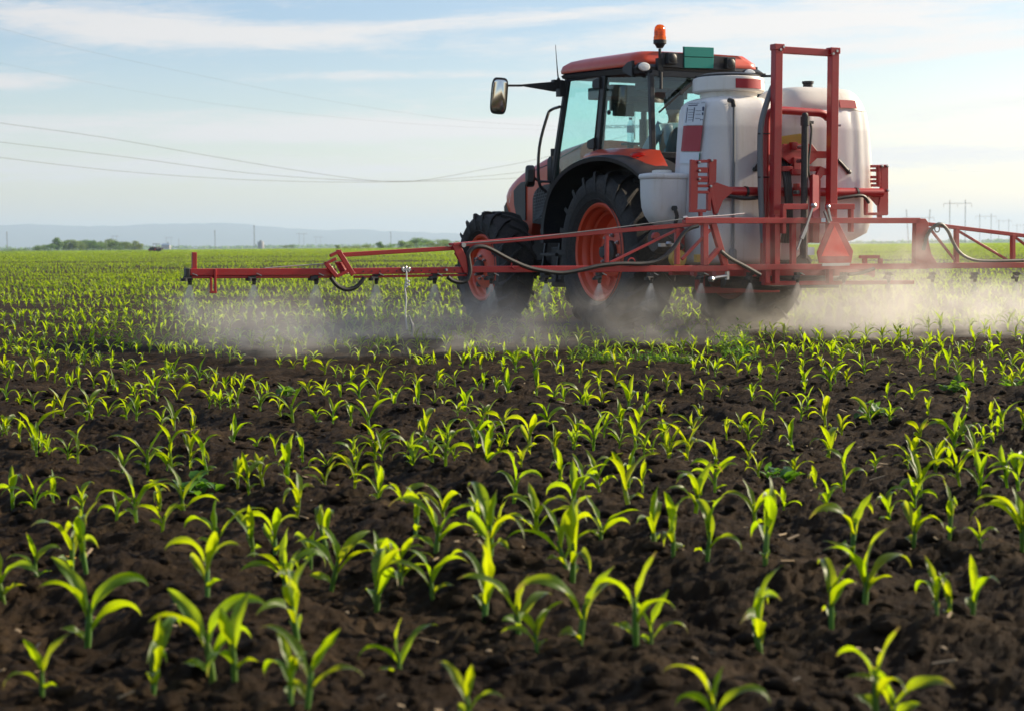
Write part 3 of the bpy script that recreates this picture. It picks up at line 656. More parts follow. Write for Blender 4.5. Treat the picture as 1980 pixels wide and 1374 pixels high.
# big round lid
lc = (-.325, -1.29, 0)
m = SB(); m.lathe([(0, 2.16), (.255, 2.16), (.262, 2.22), (.27, 2.222)], lc, 'z', 64); m.build('lid_neck', M['tank_lid'], tank)
m = SB(); m.lathe([(.26, 2.222), (.315, 2.224), (.328, 2.235), (.326, 2.335), (.318, 2.352), (.30, 2.358), (.2, 2.365), (0, 2.37)], lc, 'z', 72); lid = m.build('lid', M['tank_lid'], tank)
m = SB(); m.lathe([(.29, 2.352), (.29, 2.375), (.22, 2.395), (.1, 2.40), (0, 2.40)], lc, 'z', 48); m.box((-.05, -1.3, 2.40), (.22, .05, .03)); m.bar((-.0, -1.36, 2.385), (.05, -1.52, 2.375), .03, .02); m.build('lid_seal', M['black'], lid)
m = SB(); p = L(1556, 163, y=-1.2); m.lathe([(0, 2.285), (.11, 2.285), (.11, 2.305), (.07, 2.31), (.045, 2.315), (.045, 2.345), (.055, 2.35), (.055, 2.37), (0, 2.37)], (p.x, -1.25, 0), 'z', 24); m.build('filler_cap', M['black'], tank2)
# red reflective sheets and labels
def sheet(poly, name, mat, par, th=.003):
    m = SB(); poly = [V(p) for p in poly]; nrm = (poly[1] - poly[0]).cross(poly[2] - poly[0]).normalized()
    if nrm.y > 0: nrm = -nrm
    m.prism(poly, nrm * th); return m.build(name, mat, par)
m = SB()   # curved sheet round the lid
a0, a1 = math.radians(-112), math.radians(-62)
nn = 14; b_ = []
for k in range(nn + 1):
    a = a0 + (a1 - a0) * k / nn
    b_.append([(lc[0] + r_ * math.cos(a), lc[1] + r_ * math.sin(a), z) for r_, z in ((.3295, 2.243), (.3275, 2.328), (.331, 2.328), (.333, 2.243))])
m.loft(b_); m.build('red_reflector', M['decal'], lid)
def side_x(z): return -.345 - (.43 - (z - .95) / 1.1 * .055) - .012
def left_sheet(px, name, mat, par=None, off=0):
    # the sheets sit on the rounded rear left corner of the tank, facing the viewer
    pts = [L(a, b, y=-1.46) for a, b in px]
    rings = []
    n_ = 6; 
    for k in range(n_ + 1):
        t = k / n_; top = pts[0].lerp(pts[1], t); bot = pts[3].lerp(pts[2], t)
        rings.append((top, bot))
    m = SB(); out = []
    d = (MI @ -ray(1340, 240)).normalized()
    def onto(p):
        # nearest point outwards on the tank wall along the line of sight direction (corner superellipse)
        best = None
        for s_ in range(-120, 121):
            q = p + d * (s_ * .005); z = q.z
            zl = [(.95, .43, .375), (1.45, .415, .37), (1.9, .39, .355), (2.05, .378, .345), (2.2, .36, .33)]
            for (z0_, h0, k0), (z1_, h1, k1) in zip(zl, zl[1:]):
                if z0_ <= z <= z1_: break
            t = min(1, max(0, (z - z0_) / (z1_ - z0_))); hx = h0 + (h1 - h0) * t + .012; hy = k0 + (k1 - k0) * t + .012
            f_ = (abs((q.x + .345) / hx)) ** 4.17 + (abs((q.y + 1.31) / hy)) ** 4.17
            if f_ < 1: best = q
        return (best or p) + d * .012
    for top, bot in rings: 
        a, b = onto(top), onto(bot); a2, b2 = a + d * (.003 + off), b + d * (.003 + off); out.append([a, b, b2, a2])
    m.loft(out); return m.build(name, mat, par or tank)
chart = left_sheet([(1328, 197), (1365, 195), (1358, 242), (1322, 243)], 'chart_sheet', M['paper'])
left_sheet([(1321, 244), (1359, 243), (1353, 293), (1316, 294)], 'red_reflector', M['decal'])
left_sheet([(1315, 296), (1352, 295), (1350, 317), (1313, 318)], 'white_sheet', M['paper'])
for q in (((1331, 200), (1352, 199.4), (1352, 200.2), (1331, 200.8)), ((1331, 203), (1349, 202.5), (1349, 204.5), (1331, 205)), ((1356, 199), (1363, 198.8), (1363, 199.6), (1356, 199.8)), ((1328.5, 208), (1329.7, 208), (1326.5, 238), (1325.3, 238)), ((1342.2, 208), (1343.4, 208), (1340, 236), (1338.8, 236)), ((1331, 212), (1341, 212), (1341, 212.7), (1331, 212.7)), ((1331, 217), (1341, 217), (1341, 217.7), (1331, 217.7)), ((1330, 222), (1340, 222), (1340, 222.7), (1330, 222.7)), ((1330, 227), (1340, 227), (1340, 227.7), (1330, 227.7)), ((1330, 232), (1339, 232), (1339, 232.7), (1330, 232.7)),
          ((1345, 214), (1356, 214), (1356, 214.7), (1345, 214.7)), ((1345, 221), (1355, 221), (1355, 221.7), (1345, 221.7)), ((1344, 229), (1354, 229), (1354, 229.7), (1344, 229.7)), ((1358, 207), (1361.5, 207), (1361, 215), (1357.6, 215)), ((1357.3, 218), (1360, 218), (1359.6, 223), (1357, 223)), ((1354, 231), (1355.6, 231), (1355.4, 233), (1353.8, 233)), ((1356.8, 231), (1358.6, 231), (1358.4, 233), (1356.6, 233))):
    left_sheet(q, 'printed_mark', M['ink'], chart, .0015)
left_sheet([(1351.8, 297), (1353.6, 297), (1351.5, 311), (1349.9, 311)], 'teal_edge', M['teal'])
m = SB(); m.loft([[(x_, -1.31 - .345 - dy_ + bk, z_) for dy_, bk, z_ in ((.004, 0, 2.098), (-.012, 0, 2.172), (-.008, 0, 2.174), (.008, 0, 2.100))] for x_, bk in ((.60, 0), (.70, .002), (.78, .006), (.84, .014))]) if False else m.prism([V(q) for q in ((.655, -1.659, 2.098), (.845, -1.652, 2.098), (.84, -1.636, 2.172), (.652, -1.642, 2.172))], (0, -.006, 0)); m.build('red_reflector', M['decal'], tank2)
q = L(1353, 181, y=-1.56)
m = SB(); m.box(q, (.06, .004, .03)); 
# sight tube
T = S(-1.70)
m = SB(); m.tube([T(1418, 193), T(1419, 205), T(1419, 300), T(1417, 497)], .012, 8); m.build('sight_tube', M['grey'])
m = SB(); p = T(1417, 196); m.tube([p + V((0, .06, .012)), p + V((0, 0, 0)), T(1419, 207)], .022, 8); m.build('tube_elbow', M['black'])
m = SB(); p = T(1417, 492); m.lathe([(0, -.06), (.035, -.06), (.035, .03), (.02, .05), (0, .05)], p, 'z', 12); m.build('drain_cap', M['grey'])
for (a, b), (c, d) in (((1460, 328), (1467, 318)), ((1641, 333), (1628, 318))):
    m = SB(); m.tube([T(a, b), T(c, d), T(c + (6 if c < 1500 else -8), d - 8)], .018, 8); m.ball(T(a, b), .026, 8); m.build('tap_handle', M['hose'])
# small clean-water tank beside the left wheel
tc_ = L(1284, 380, y=-1.16); cx_ = tc_.x; zt = L(1284, 341, y=-1.16).z; zb = L(1284, 440, y=-1.16).z
def bucket(levels):
    out = []
    for z, hx, hy, dx in levels: out.append([(cx_ + dx + math.copysign(abs(math.cos(t)) ** .62, math.cos(t)) * hx, -1.16 + math.copysign(abs(math.sin(t)) ** .62, math.sin(t)) * hy, z) for t in (2 * PI * i / 64 for i in range(64))])
    return out
hz_t = zt - zb
lv_ = [(zb, .07, .06, .045), (zb + .012, .11, .09, .04), (zb + .05, .155, .12, .025), (zb + .11, .185, .14, .012), (zb + .18, .202, .15, .004), (zb + .28, .208, .155, 0), (zt - .02, .212, .157, 0)]
m = SB(); m.loft(bucket(lv_)); wt = m.build('small_tank', M['tank_small'], ang=50)
m = SB(); m.loft(bucket([(zt - .03, .214, .159, 0), (zt - .02, .224, .168, 0), (zt + .005, .224, .168, 0), (zt + .018, .215, .16, 0), (zt + .026, .17, .12, 0), (zt + .03, .1, .07, 0)])); m.build('tank_rim', M['tank_small'], wt, ang=50)
m = SB(); m.lathe([(0, zt + .028), (.09, zt + .028), (.09, zt + .05), (.07, zt + .056), (0, zt + .056)], (cx_ - .0, -1.12, 0), 'z', 24); m.build('filler_cap', M['tank_lid'], wt)
m = SB(); m.tube([L(1304, 402, y=-1.30), L(1305, 405, y=-1.36), L(1309, 418, y=-1.37), L(1306, 432, y=-1.36), L(1302, 445, y=-1.3)], .018, 8, smooth=3); m.ball(L(1304, 403, y=-1.335), .03, 8); m.build('drain_hose', M['hose'], wt)
m = SB(); m.box((cx_ + .1, -1.28, .82), (.06, .06, .34)); m.box((cx_ + .25, -1.2, .98), (.5, .06, .06)); m.build('small_tank_stand', M['red'], None, .004)
# pump, valves and pipework seen below the small tank
m = SB(); m.lathe([(0, -.12), (.10, -.12), (.12, -.08), (.12, .08), (.09, .12), (0, .12)], L(1285, 465, y=-1.3), 'x', 16); m.box(L(1310, 470, y=-1.2), (.14, .12, .3)); m.tube([L(1265, 458, y=-1.35), L(1290, 456, y=-1.4), L(1320, 480, y=-1.4)], .03, 8); m.build('pump', M['cast'], None, .008)
m = SB(); m.lathe([(0, -.02), (.035, -.02), (.035, .02), (0, .02)], L(1268, 457, y=-1.42), 'y', 12); m.box(L(1265, 458, y=-1.43), (.05, .03, .025)); m.build('red_valve', M['red'])
m = SB(); m.lathe([(0, -.03), (.075, -.03), (.075, .03), (0, .03)], L(1310, 500, y=-1.75), 'y', 20); m.build('yellow_cap', M['yellow'])
m = SB(); m.box(L(1350, 500, y=-1.75), (.06, .05, .07)); m.build('warning_tag', M['yellow'])
m = SB(); m.box(L(1288, 474, y=-1.55), (.14, .04, .03)); m.ball(L(1293, 472, y=-1.57), .03, 8); m.build('valve_block', M['steel'])

# ---- carrier frame and mast
F = S(-1.92)
m = SB()
pw = .080
m.bar(F(1502.5, 88), F(1497, 512), pw, .075, up=(0, 1, 0)); m.bar(F(1611.5, 95), F(1606, 512), pw, .075, up=(0, 1, 0))
m.bar(F(1509, 97, .01), F(1606, 103, .01), .05, .062)
for a, b in ((1503, 92), (1611, 99)): m.box(F(a, b, -.0), (.105, .085, .055))
mast = m.build('mast', M['red'], None, .006)
m = SB()
for a, b in ((1510, 92), (1504, 97), (1606, 105), (1613, 100)): p = F(a, b); m.lathe([(0, -.05), (.012, -.05), (.012, .0), (0, .0)], p, 'y', 6)
m.build('mast_bolt', M['steel'], mast)
U = S(-1.80)
m = SB(); m.tube([U(1476, 545), U(1479, 420), U(1481, 330), U(1481.5, 245), U(1484, 226), U(1494, 216), U(1512, 214), U(1570, 218), U(1588, 220), U(1600, 228), U(1606, 246), U(1606, 420), U(1603, 545)], .036, 14, smooth=4)
m.bar(U(1483, 238), U(1500, 238), .02, .012); m.bar(U(1486, 298), U(1606, 300), .06, .062); m.build('lift_frame', M['red'], None, .003)
m = SB()
m.prism([U(1512, 279), U(1566, 279), U(1580, 297), U(1506, 297)], (0, -.03, 0)); m.prism([U(1508, 304), U(1580, 304), U(1564, 318), U(1524, 318)], (0, -.03, 0))
m.box(U(1534, 283, -.03), (.06, .06, .07)); m.bar(U(1539, 305, -.03), U(1539, 340, -.03), .075, .05, up=(0, 1, 0)); m.box(U(1539, 333, -.04), (.14, .08, .05)); m.bar(U(1510, 327, -.03), U(1530, 327, -.03), .05, .045); m.bar(U(1562, 327, -.05), U(1584, 327, -.05), .05, .045)
m.box(U(1540, 365, -.03), (.035, .06, .09)); m.prism([U(1583, 322, -.08), U(1604, 331, -.08), U(1604, 338, -.08), U(1588, 340, -.08), U(1580, 352, -.08), U(1572, 352, -.08), U(1576, 336, -.08)], (0, -.03, 0))
m.bar(U(1577, 348, -.08), U(1574, 470, -.08), .075, .06, up=(0, 1, 0))
m.build('centre_bracket', M['red'], None, .004)
m = SB()
for a, b in ((1548, 285), (1540, 372), (1546, 312), (1608, 333)): m.lathe([(0, -.03), (.018, -.03), (.018, .03), (0, .03)], U(a, b, -.11), 'y', 10)
m.build('bracket_pin', M['steel'])
m = SB(); yy = U(1533, 276, .06); m.loft([[U(1508, 264, d), U(1551, 258, d), U(1553, 285, d), U(1508, 284, d)] for d in (.03, .12)]); m.build('yellow_cover', M['yellow'], None, .02)
# lift cylinder
m = SB(); c0, c1 = F(1556.5, 228, -.05), F(1554, 500, -.05); m.tube([c0, c1], .031, 16); m.tube([c0 + V((0, 0, -.07)), c0 + V((0, 0, .01))], .04, 12); m.ball(c0 + V((0, 0, .02)), .03, 10); m.box(c0 + V((.05, 0, -.04)), (.07, .03, .025))
m.build('lift_cylinder', M['cast'])
m = SB(); m.tube([F(1566, 236, -.06), F(1569, 250, -.06), F(1567, 280, -.06), F(1563, 320, -.06), F(1566, 345, -.04), F(1572, 370, -.02)], .010, 7, smooth=3); m.build('cylinder_hose', M['hose'])
for dx in (-10, -4, 2, 7): 
    m = SB(); m.tube([U(1518 + dx, 308, .03), U(1523 + dx * .6, 350, -.06), U(1526 + dx * .6, 400, -.07), U(1522 + dx, 470, -.02)], .016, 8, smooth=3); m.build('hydraulic_hose', M['hose'])
# horizontal carrier pipe with transport brackets
H_ = S(-1.76)
m = SB(); m.tube([H_(1392, 370), H_(1705, 373)], .040, 16); pipe = m.build('carrier_pipe', M['red'])
m = SB()
for a in (1442, 1655): m.lathe([(.041, -.012), (.048, -.012), (.048, .012), (.041, .012)], H_(a, 370.5 + (a - 1400) * .01), 'x', 20)
m.build('pipe_clamp', M['black'], pipe)
m = SB(); m.tube([H_(1400, 378, -.03), H_(1440, 384, -.05), H_(1475, 382, -.04), H_(1505, 384, -.02)], .018, 8, smooth=4); m.tube([H_(1600, 388, -.03), H_(1640, 381, -.05), H_(1668, 379, -.05), H_(1680, 392, -.03)], .016, 8, smooth=4); m.build('pipe_hose', M['hose'])
def comb(plane, outer, slots, inner, gusset, foot, name='transport_bracket'):
    K = S(plane); m = SB()
    m.prism([K(*p) for p in outer], (0, -.03, 0)); m.prism([K(*p) for p in inner], (0, -.035, 0)); m.prism([K(*p) for p in gusset], (0, -.02, 0))
    for (a, b, c, d) in slots: m.bar(K(a, b, -.015), K(c, d, -.015), .03, .026)
    for p, q, w in foot: m.bar(K(*p, -.01), K(*q, -.01), w, .035)
    o = m.build(name, M['red'], None, .004); return o
lb = comb(-1.82, [(1333, 309), (1346, 311), (1347, 345), (1346, 372), (1344, 411), (1331, 411), (1332, 350)],
     [(1345, 313, 1369, 312), (1346, 327, 1368, 327), (1346, 332, 1368, 332), (1346, 344, 1368, 344), (1346, 350, 1368, 350), (1345, 360, 1372, 360), (1344, 408, 1364, 408), (1346, 372, 1370, 372)],
     [(1367, 308), (1382, 309), (1381, 352), (1370, 362), (1367, 358)], [(1369, 362), (1383, 353), (1414, 364), (1414, 373), (1396, 388), (1385, 416), (1379, 416), (1374, 392)],
     [((1345, 375), (1344, 404), .03), ((1354, 408), (1355, 424), .03), ((1370, 372), (1370, 408), .035), ((1372, 365), (1383, 414), .03)])
rb = comb(-1.70, [(1700, 319), (1714, 319), (1714, 415), (1712, 417), (1696, 417), (1695, 400), (1700, 372)],
     [(1684, 322, 1702, 322), (1684, 330, 1702, 330), (1684, 343, 1702, 343), (1684, 351, 1702, 351), (1685, 359, 1702, 359), (1672, 414, 1700, 414)],
     [(1693, 320), (1698, 320), (1699, 362), (1694, 362)], [(1667, 366), (1714, 366), (1714, 392), (1700, 402), (1694, 398), (1678, 380), (1672, 380)],
     [((1674, 378), (1674, 414), .03), ((1700, 415), (1701, 424), .04)])
m = SB()
for K, pts in ((S(-1.82), ((1371, 311), (1369, 361), (1383, 416), (1347, 315), (1347, 331), (1347, 347))), (S(-1.70), ((1710, 322), (1711, 369), (1700, 322)))):
    for a, b in pts: m.lathe([(0, -.055), (.012, -.052), (.012, -.03), (0, -.03)], K(a, b), 'y', 8)
m.build('bracket_bolt', M['steel'], lb)
# base frame under the tanks
m = SB()
for x_ in (-.42, .50): m.bar((x_, -.95, .60), (x_, -1.85, .60), .07, .09)
for y_ in (-.98, -1.35, -1.72): m.bar((-.75, y_, .60), (1.0, y_, .60), .07, .08)
m.bar((-.45, -.98, .42), (.45, -.98, .42), .06, .06); m.bar((0, -.97, .40), (0, -.97, 1.2), .08, .06, up=(0, 1, 0)); m.bar((-.42, -.97, .42), (-.42, -.97, .75), .08, .06, up=(0, 1, 0)); m.bar((.42, -.97, .42), (.42, -.97, .75), .08, .06, up=(0, 1, 0))
m.build('base_frame', M['red'], None, .006)
m = SB(); m.box((.25, -1.3, .50), (1.0, .5, .12)); m.tube([(-.5, -1.5, .5), (0, -1.55, .46), (.6, -1.5, .5)], .04, 8, smooth=4); m.tube([(-.5, -1.62, .62), (.1, -1.7, .5), (.8, -1.6, .55)], .03, 8, smooth=4); m.build('valve_manifold', M['cast'], None, .01)

# ---- boom (plane of the boom: y = -2.1)
YBM = -2.10
B = S(YBM)
def beam(m, p, q, w=.055, h=.052): m.bar(p, q, w, h)
# centre section
m = SB()
beam(m, B(1322, 427), B(1776, 427), .06, .05)
m.bar(B(1482, 428, .05), B(1482, 548, .05), .05, .05, up=(0, 1, 0)); m.bar(B(1500, 415, .03), B(1500, 548, .03), .05, .05, up=(0, 1, 0)); m.bar(B(1604, 415, .03), B(1604, 548, .03), .05, .05, up=(0, 1, 0)); m.bar(B(1533, 428, .03), B(1533, 520, .03), .05, .04, up=(0, 1, 0))
beam(m, B(1402, 517), B(1790, 515), .055, .052); beam(m, B(1475, 548, .1), B(1765, 546, .1), .05, .036)
beam(m, B(1512, 400), B(1560, 400), .05, .05); beam(m, B(1598, 400), B(1650, 400), .05, .05)
m.bar(B(1514, 397), B(1514, 452), .036, .05, up=(0, 1, 0)); m.bar(B(1645, 397), B(1645, 449), .034, .05, up=(0, 1, 0))
m.bar(B(1574, 340, .12), B(1574, 430), .07, .05, up=(0, 1, 0))
cf = m.build('boom_centre_frame', M['red'], None, .004)
m = SB()
m.bar(B(1572, 398, -.05), B(1559, 438, -.05), .018, .018); m.bar(B(1559, 438, -.05), B(1549, 462, -.05), .032, .032); m.bar(B(1549, 462, -.05), B(1541, 484, -.05), .014, .014); m.ball(B(1573, 398, -.05), .028, 8)
m.bar(B(1601, 402, -.05), B(1607, 428, -.05), .016, .016); m.ball(B(1601, 400, -.05), .022, 8); m.bar(B(1594, 408, -.03), B(1603, 432, -.03), .02, .02)
m.build('levelling_rod', M['steel'], cf)
m = SB(); m.box(B(1592, 426, -.034), (.045, .006, .035)); m.build('maker_plate', M['paper'], cf)
m = SB(); m.box(B(1568, 486, -.0), (.07, .01, .07)); m.build('yellow_plate', M['paper'], cf)
# slow-vehicle triangle
Tn = S(YBM - .07)
m = SB(); m.prism([Tn(*p) for p in ((1604, 431), (1622, 431), (1650, 486), (1646, 509), (1584, 509), (1580, 488))], (0, .012, 0)); sg = m.build('warning_triangle', M['red'], None, .003)
m = SB(); m.prism([Tn(*p, -.001) for p in ((1613, 437), (1642, 496), (1588, 496))], (0, -.004, 0)); m.build('triangle_face', paint('fluorescent_red', (.85, .06, .04), .5, dust=.1), sg)
m = SB(); m.prism([Tn(*p) for p in ((1590, 509.5), (1643, 508.5), (1643, 514), (1590, 515))], (0, .01, 0)); m.build('reflector_strip', M['steel'], sg)
# inner left wing
m = SB()
beam(m, B(908, 521), B(1403, 519.5), .06, .052)
m.bar(B(1384, 430), B(893, 473), .034, .036)
for a, y0, y1, w in ((1173, 456, 508, .03), (1309, 442, 512, .038), (1362, 430, 513, .052)): m.bar(B(a, y0), B(a, y1), w, w, up=(0, 1, 0))
m.bar(B(1378, 432), B(1402, 514), .055, .045, up=(0, 1, 0)); m.bar(B(1363, 511), B(1391, 480), .045, .04); m.bar(B(1180, 508), B(1306, 446), .022, .022); m.bar(B(1318, 502), B(1373, 445), .026, .026)
m.bar(B(1330, 429), B(1350, 424), .03, .03)
in_l = m.build('boom_section', M['red'], None, .004)
# hinge between inner and middle wing
m = SB(); m.prism([B(*p, -.045) for p in ((874, 474), (889, 472), (913, 516), (913, 528), (898, 528))], (0, .012, 0)); m.prism([B(*p, .045) for p in ((874, 474), (889, 472), (913, 516), (913, 528), (898, 528))], (0, .012, 0)); m.bar(B(872, 473, 0), B(892, 471, 0), .1, .02); m.bar(B(884, 486), B(906, 522), .03, .06); m.build('boom_hinge', M['red'], None, .003)
m = SB(); m.lathe([(0, -.07), (.02, -.07), (.02, .07), (0, .07)], B(890, 474), 'y', 10); m.lathe([(0, -.06), (.01, -.06), (.01, .06), (0, .06)], B(858, 522), 'y', 8); m.build('hinge_pin', M['steel'])
# middle wing
m = SB(); beam(m, B(682, 525), B(905, 522), .058, .05); m.bar(B(879, 480), B(664, 493), .03, .034); m.bar(B(684, 535.5), B(905, 532), .034, .02); m.build('boom_section', M['red'], None, .004)
m = SB()
for k in range(12): m.lathe([(0, -.0325), (.006, -.0325), (.006, -.02), (0, -.02)], B(700 + 16 * k, 525 - .2 * k), 'y', 8)
m.build('pin_hole', M['black'])
# hinge between middle and tip wing: a sprung frame
m = SB()
for d in (-.05, .05): m.bar(B(630, 509, d), B(651, 535, d), .02, .034); m.bar(B(655, 487, d), B(683, 532, d), .02, .038); m.bar(B(638, 495, d), B(657, 486, d), .02, .025); m.bar(B(630, 510, d), B(650, 500, d), .02, .022); m.bar(B(651, 535, d), B(677, 522, d), .02, .025)
m.bar(B(655, 487, -.05), B(655, 487, .05), .04, .03); m.bar(B(631, 510, -.05), B(631, 510, .05), .03, .03); m.build('boom_hinge', M['red'], None, .003)
m = SB(); a, b = B(656, 507), B(668, 530); pts = []
for k in range(60):
    t = k / 59; c = a.lerp(b, t); pts.append(c + V((.034 * math.cos(k * .9), .034 * math.sin(k * .9), .0)))
m.tube(pts, .006, 6); m.build('spring', M['red'])
# tip wing
m = SB(); beam(m, B(366, 526.5), B(648, 525.5), .06, .052); m.bar(B(366, 536), B(648, 535), .034, .022)
m.bar(B(375.5, 488), B(375.5, 522), .036, .03, up=(0, 1, 0)); m.bar(B(416, 520, -.035), B(416, 566, -.035), .018, .02, up=(0, 1, 0)); m.bar(B(408, 536, -.035), B(408, 566, -.035), .018, .02, up=(0, 1, 0)); m.bar(B(405, 565, -.035), B(419, 565, -.035), .02, .02)
m.build('boom_section', M['red'], None, .004)
m = SB(); p = B(361.5, 530); m.box(p, (.03, .07, .085)); m.build('end_cap', M['black'], None, .006)
m = SB(); m.tube([B(632, 510), B(560, 515), B(512, 519)], .005, 6); m.build('tension_wire', M['steel'])
m = SB(); m.tube([B(1320, 424, -.02), B(1180, 442, -.02), B(1000, 463, -.02), B(900, 471, -.02)], .005, 6); m.build('tension_cable', M['grey'])
m = SB(); m.tube([B(1320, 422), B(1328, 420)], .016, 8); m.tube([B(1440, 413, .02), B(1400, 417, .01), B(1322, 422)], .005, 6); m.build('cable_shackle', M['steel'])
# right wing
def right_wing(y_plane):
    K = S(y_plane); m = SB()
    m.prism([K(1772, 423, -.03), K(1790, 423, -.03), K(1796, 431, -.03), K(1796, 468, -.03), K(1806, 510, -.03), K(1770, 512, -.03)], (0, .06, 0))
    e0, e1 = K(1790, 514), K(1979, 513); d = (e1 - e0).normalized(); L6 = 4.1
    beam(m, e0, e0 + d * L6, .058, .052)
    t0, t1 = K(1796, 434), K(1979, 456); dt = (t1 - t0).normalized(); m.bar(t0, t0 + dt * 2.3, .034, .036)
    for (a, y0, y1) in ((1849, 441, 512), (1958, 454, 512)): m.bar(K(a, y0), K(a, y1), .04, .04, up=(0, 1, 0))
    m.bar(K(1797, 441), K(1845, 502), .022, .022); m.bar(K(1853, 447), K(1953, 506), .022, .022); m.bar(K(1786, 478), K(1808, 511), .04, .03)
    p = e0 + d * 1.45; q = t0 + dt * 1.45; m.bar(V((p.x, p.y, p.z)), V((p.x, p.y, q.z)), .04, .04, up=(0, 1, 0)); m.bar(K(1962, 458), V((p.x, p.y, p.z + .03)), .022, .022)
    p = e0 + d * 2.3; m.bar(V((p.x, p.y, p.z)), t0 + dt * 2.3, .04, .04)
    return m
right_wing(YBM).build('boom_section', M['red'], None, .004)
m = SB(); m.bar(B(1662, 497, .05), B(1700, 497, .05), .03, .03); m.bar(B(1672, 497, .05), B(1672, 512, .05), .04, .03, up=(0, 1, 0)); m.bar(B(1702, 500, .05), B(1702, 512, .05), .04, .03, up=(0, 1, 0)); m.bar(B(1655, 517, .05), B(1690, 534, .05), .03, .03); m.build('boom_lock', M['red'], None, .003)
# hoses along the boom
def hose(pts, r, y=YBM - .05, name='boom_hose'):
    m = SB(); m.tube([L(a, b, y=y) for a, b in pts], r, 9, smooth=5); return m.build(name, M['hose'])
hose([(640, 537), (648, 548), (658, 556), (672, 560), (687, 556), (698, 546), (704, 537)], .017)
hose([(866, 536), (876, 543), (890, 546), (903, 541), (909, 525), (907, 505), (906, 491), (915, 480), (930, 477), (948, 482), (985, 502), (1020, 517), (1050, 524), (1085, 528), (1120, 523), (1160, 514), (1200, 510), (1245, 510), (1275, 503), (1300, 482), (1318, 456), (1332, 443), (1350, 437)], .018)
hose([(1394, 486), (1412, 500), (1440, 515), (1470, 532)], .018)
hose([(1786, 484), (1791, 462), (1799, 446), (1811, 435), (1822, 435), (1833, 447), (1841, 465), (1851, 483), (1864, 495), (1884, 503), (1915, 505), (1979, 504)], .016)
hose([(1640, 531), (1665, 528), (1690, 520)], .016)
for a, b in ((996, 510), (1221, 505)):
    m = SB(); c = L(a, b, y=YBM - .05); m.tube([c + V((.034 * math.cos(t), 0, .034 * math.sin(t) - .01)) for t in (2 * PI * k / 16 for k in range(17))], .006, 6, caps=False); m.build('hose_ring', M['red'])
m = SB(); c = L(1812, 439, y=YBM - .06); m.tube([c + V((.028 * math.cos(t), 0, .028 * math.sin(t) - .02)) for t in (2 * PI * k / 16 for k in range(17))], .006, 6, caps=False); m.build('hose_ring', M['hose'])
m = SB(); m.tube([L(1372, 541, y=YBM - .06), L(1386, 537, y=YBM - .06), L(1404, 534, y=YBM - .06)], .016, 8); m.box(L(1406, 533, y=YBM - .06), (.025, .03, .07)); m.ball(L(1375, 540, y=YBM - .06), .03, 8); m.build('boom_lever', M['steel'])
m = SB(); Hs = S(-1.86); m.tube([Hs(1494, 168), Hs(1484, 195), Hs(1474, 230), Hs(1470, 262), Hs(1470, 330), Hs(1472, 400), Hs(1476, 470)], .026, 10, smooth=4); m.build('tank_hose', M['grey'])
m = SB()
for b in (259, 343): m.tube([Hs(1466, b, -.02), Hs(1488, b, .0)], .006, 6)
m.build('hose_tie', M['black'])
for a, b in ((1620, 238),): 
    m = SB(); m.tube([F(1618, 243, 0), F(1626, 243, -.02)], .01, 8); m.build('mast_stud', M['steel'], mast)
# nozzles
NOZ = []
for k in range(21):
    a = (367 + 132.2 * k) / (1 + .01643 * k); p = L(a, 523, y=YBM); NOZ.append(p)
    m = MB()
    m.tube([(0, 0, -.035), (0, 0, -.075)], [.020, .022], 10); m.tube([(0, -.02, -.06), (-.055, -.02, -.062)], .018, 8); m.lathe([(0, -.09), (.026, -.09), (.026, -.07), (0, -.07)], (-.05, -.02, .01), 'z', 10); m.tube([(0, 0, -.07), (0, 0, -.108)], [.018, .015], 8); m.box((0, 0, -.03), (.05, .05, .025))
    nz = m.build('nozzle', M['black'], spr, loc=p - SO)
    m = MB(); m.bar((.01, -.03, -.022), (.05, -.032, -.04), .012, .006); m.build('nozzle_clip', M['steel'], nz)
# hanging rope with a shackle
rope_root = empty('rope', mat=TM @ Matrix.Translation(B(786, 523, -.03)))
tag(rope_root, 'pale cord hanging from a shiny clamp on the thin left part of the boom', 'rope')
ro = B(786, 523, -.03)
class RB(MB):
    def build(s, name, mat, *a, **k): s.v = [v - ro for v in s.v]; return MB.build(s, name, mat, rope_root, *a, **k)
m = RB()
for a, b in ((779, 519), (785, 517), (791, 519), (785, 525), (780, 525), (790, 525)): m.ball(B(a, b, -.035), .011, 8)
m.bar(B(776, 521, -.035), B(794, 521, -.035), .02, .02); m.build('clamp', M['steel'])
m = RB(); m.tube([B(786, 526, -.04), B(786, 540, -.05), B(783, 556, -.05), B(785.5, 580, -.05), B(784, 605, -.05), B(787, 637, -.04)], .0065, 8, smooth=4); m.build('cord', M['rope'])
m = RB()
for k in range(5): m.ball(B(786 + (k % 2) * 4, 541 + k * 3.2, -.055), .012, 8)
m.build('knot', M['rope'])
m = RB(); m.tube([B(791, 610, -.05), B(795, 622, -.05), B(798, 632, -.05), B(797, 650, -.05)], [.005, .009, .014, .008], 6, smooth=3); m.build('loose_end', M['steel'])
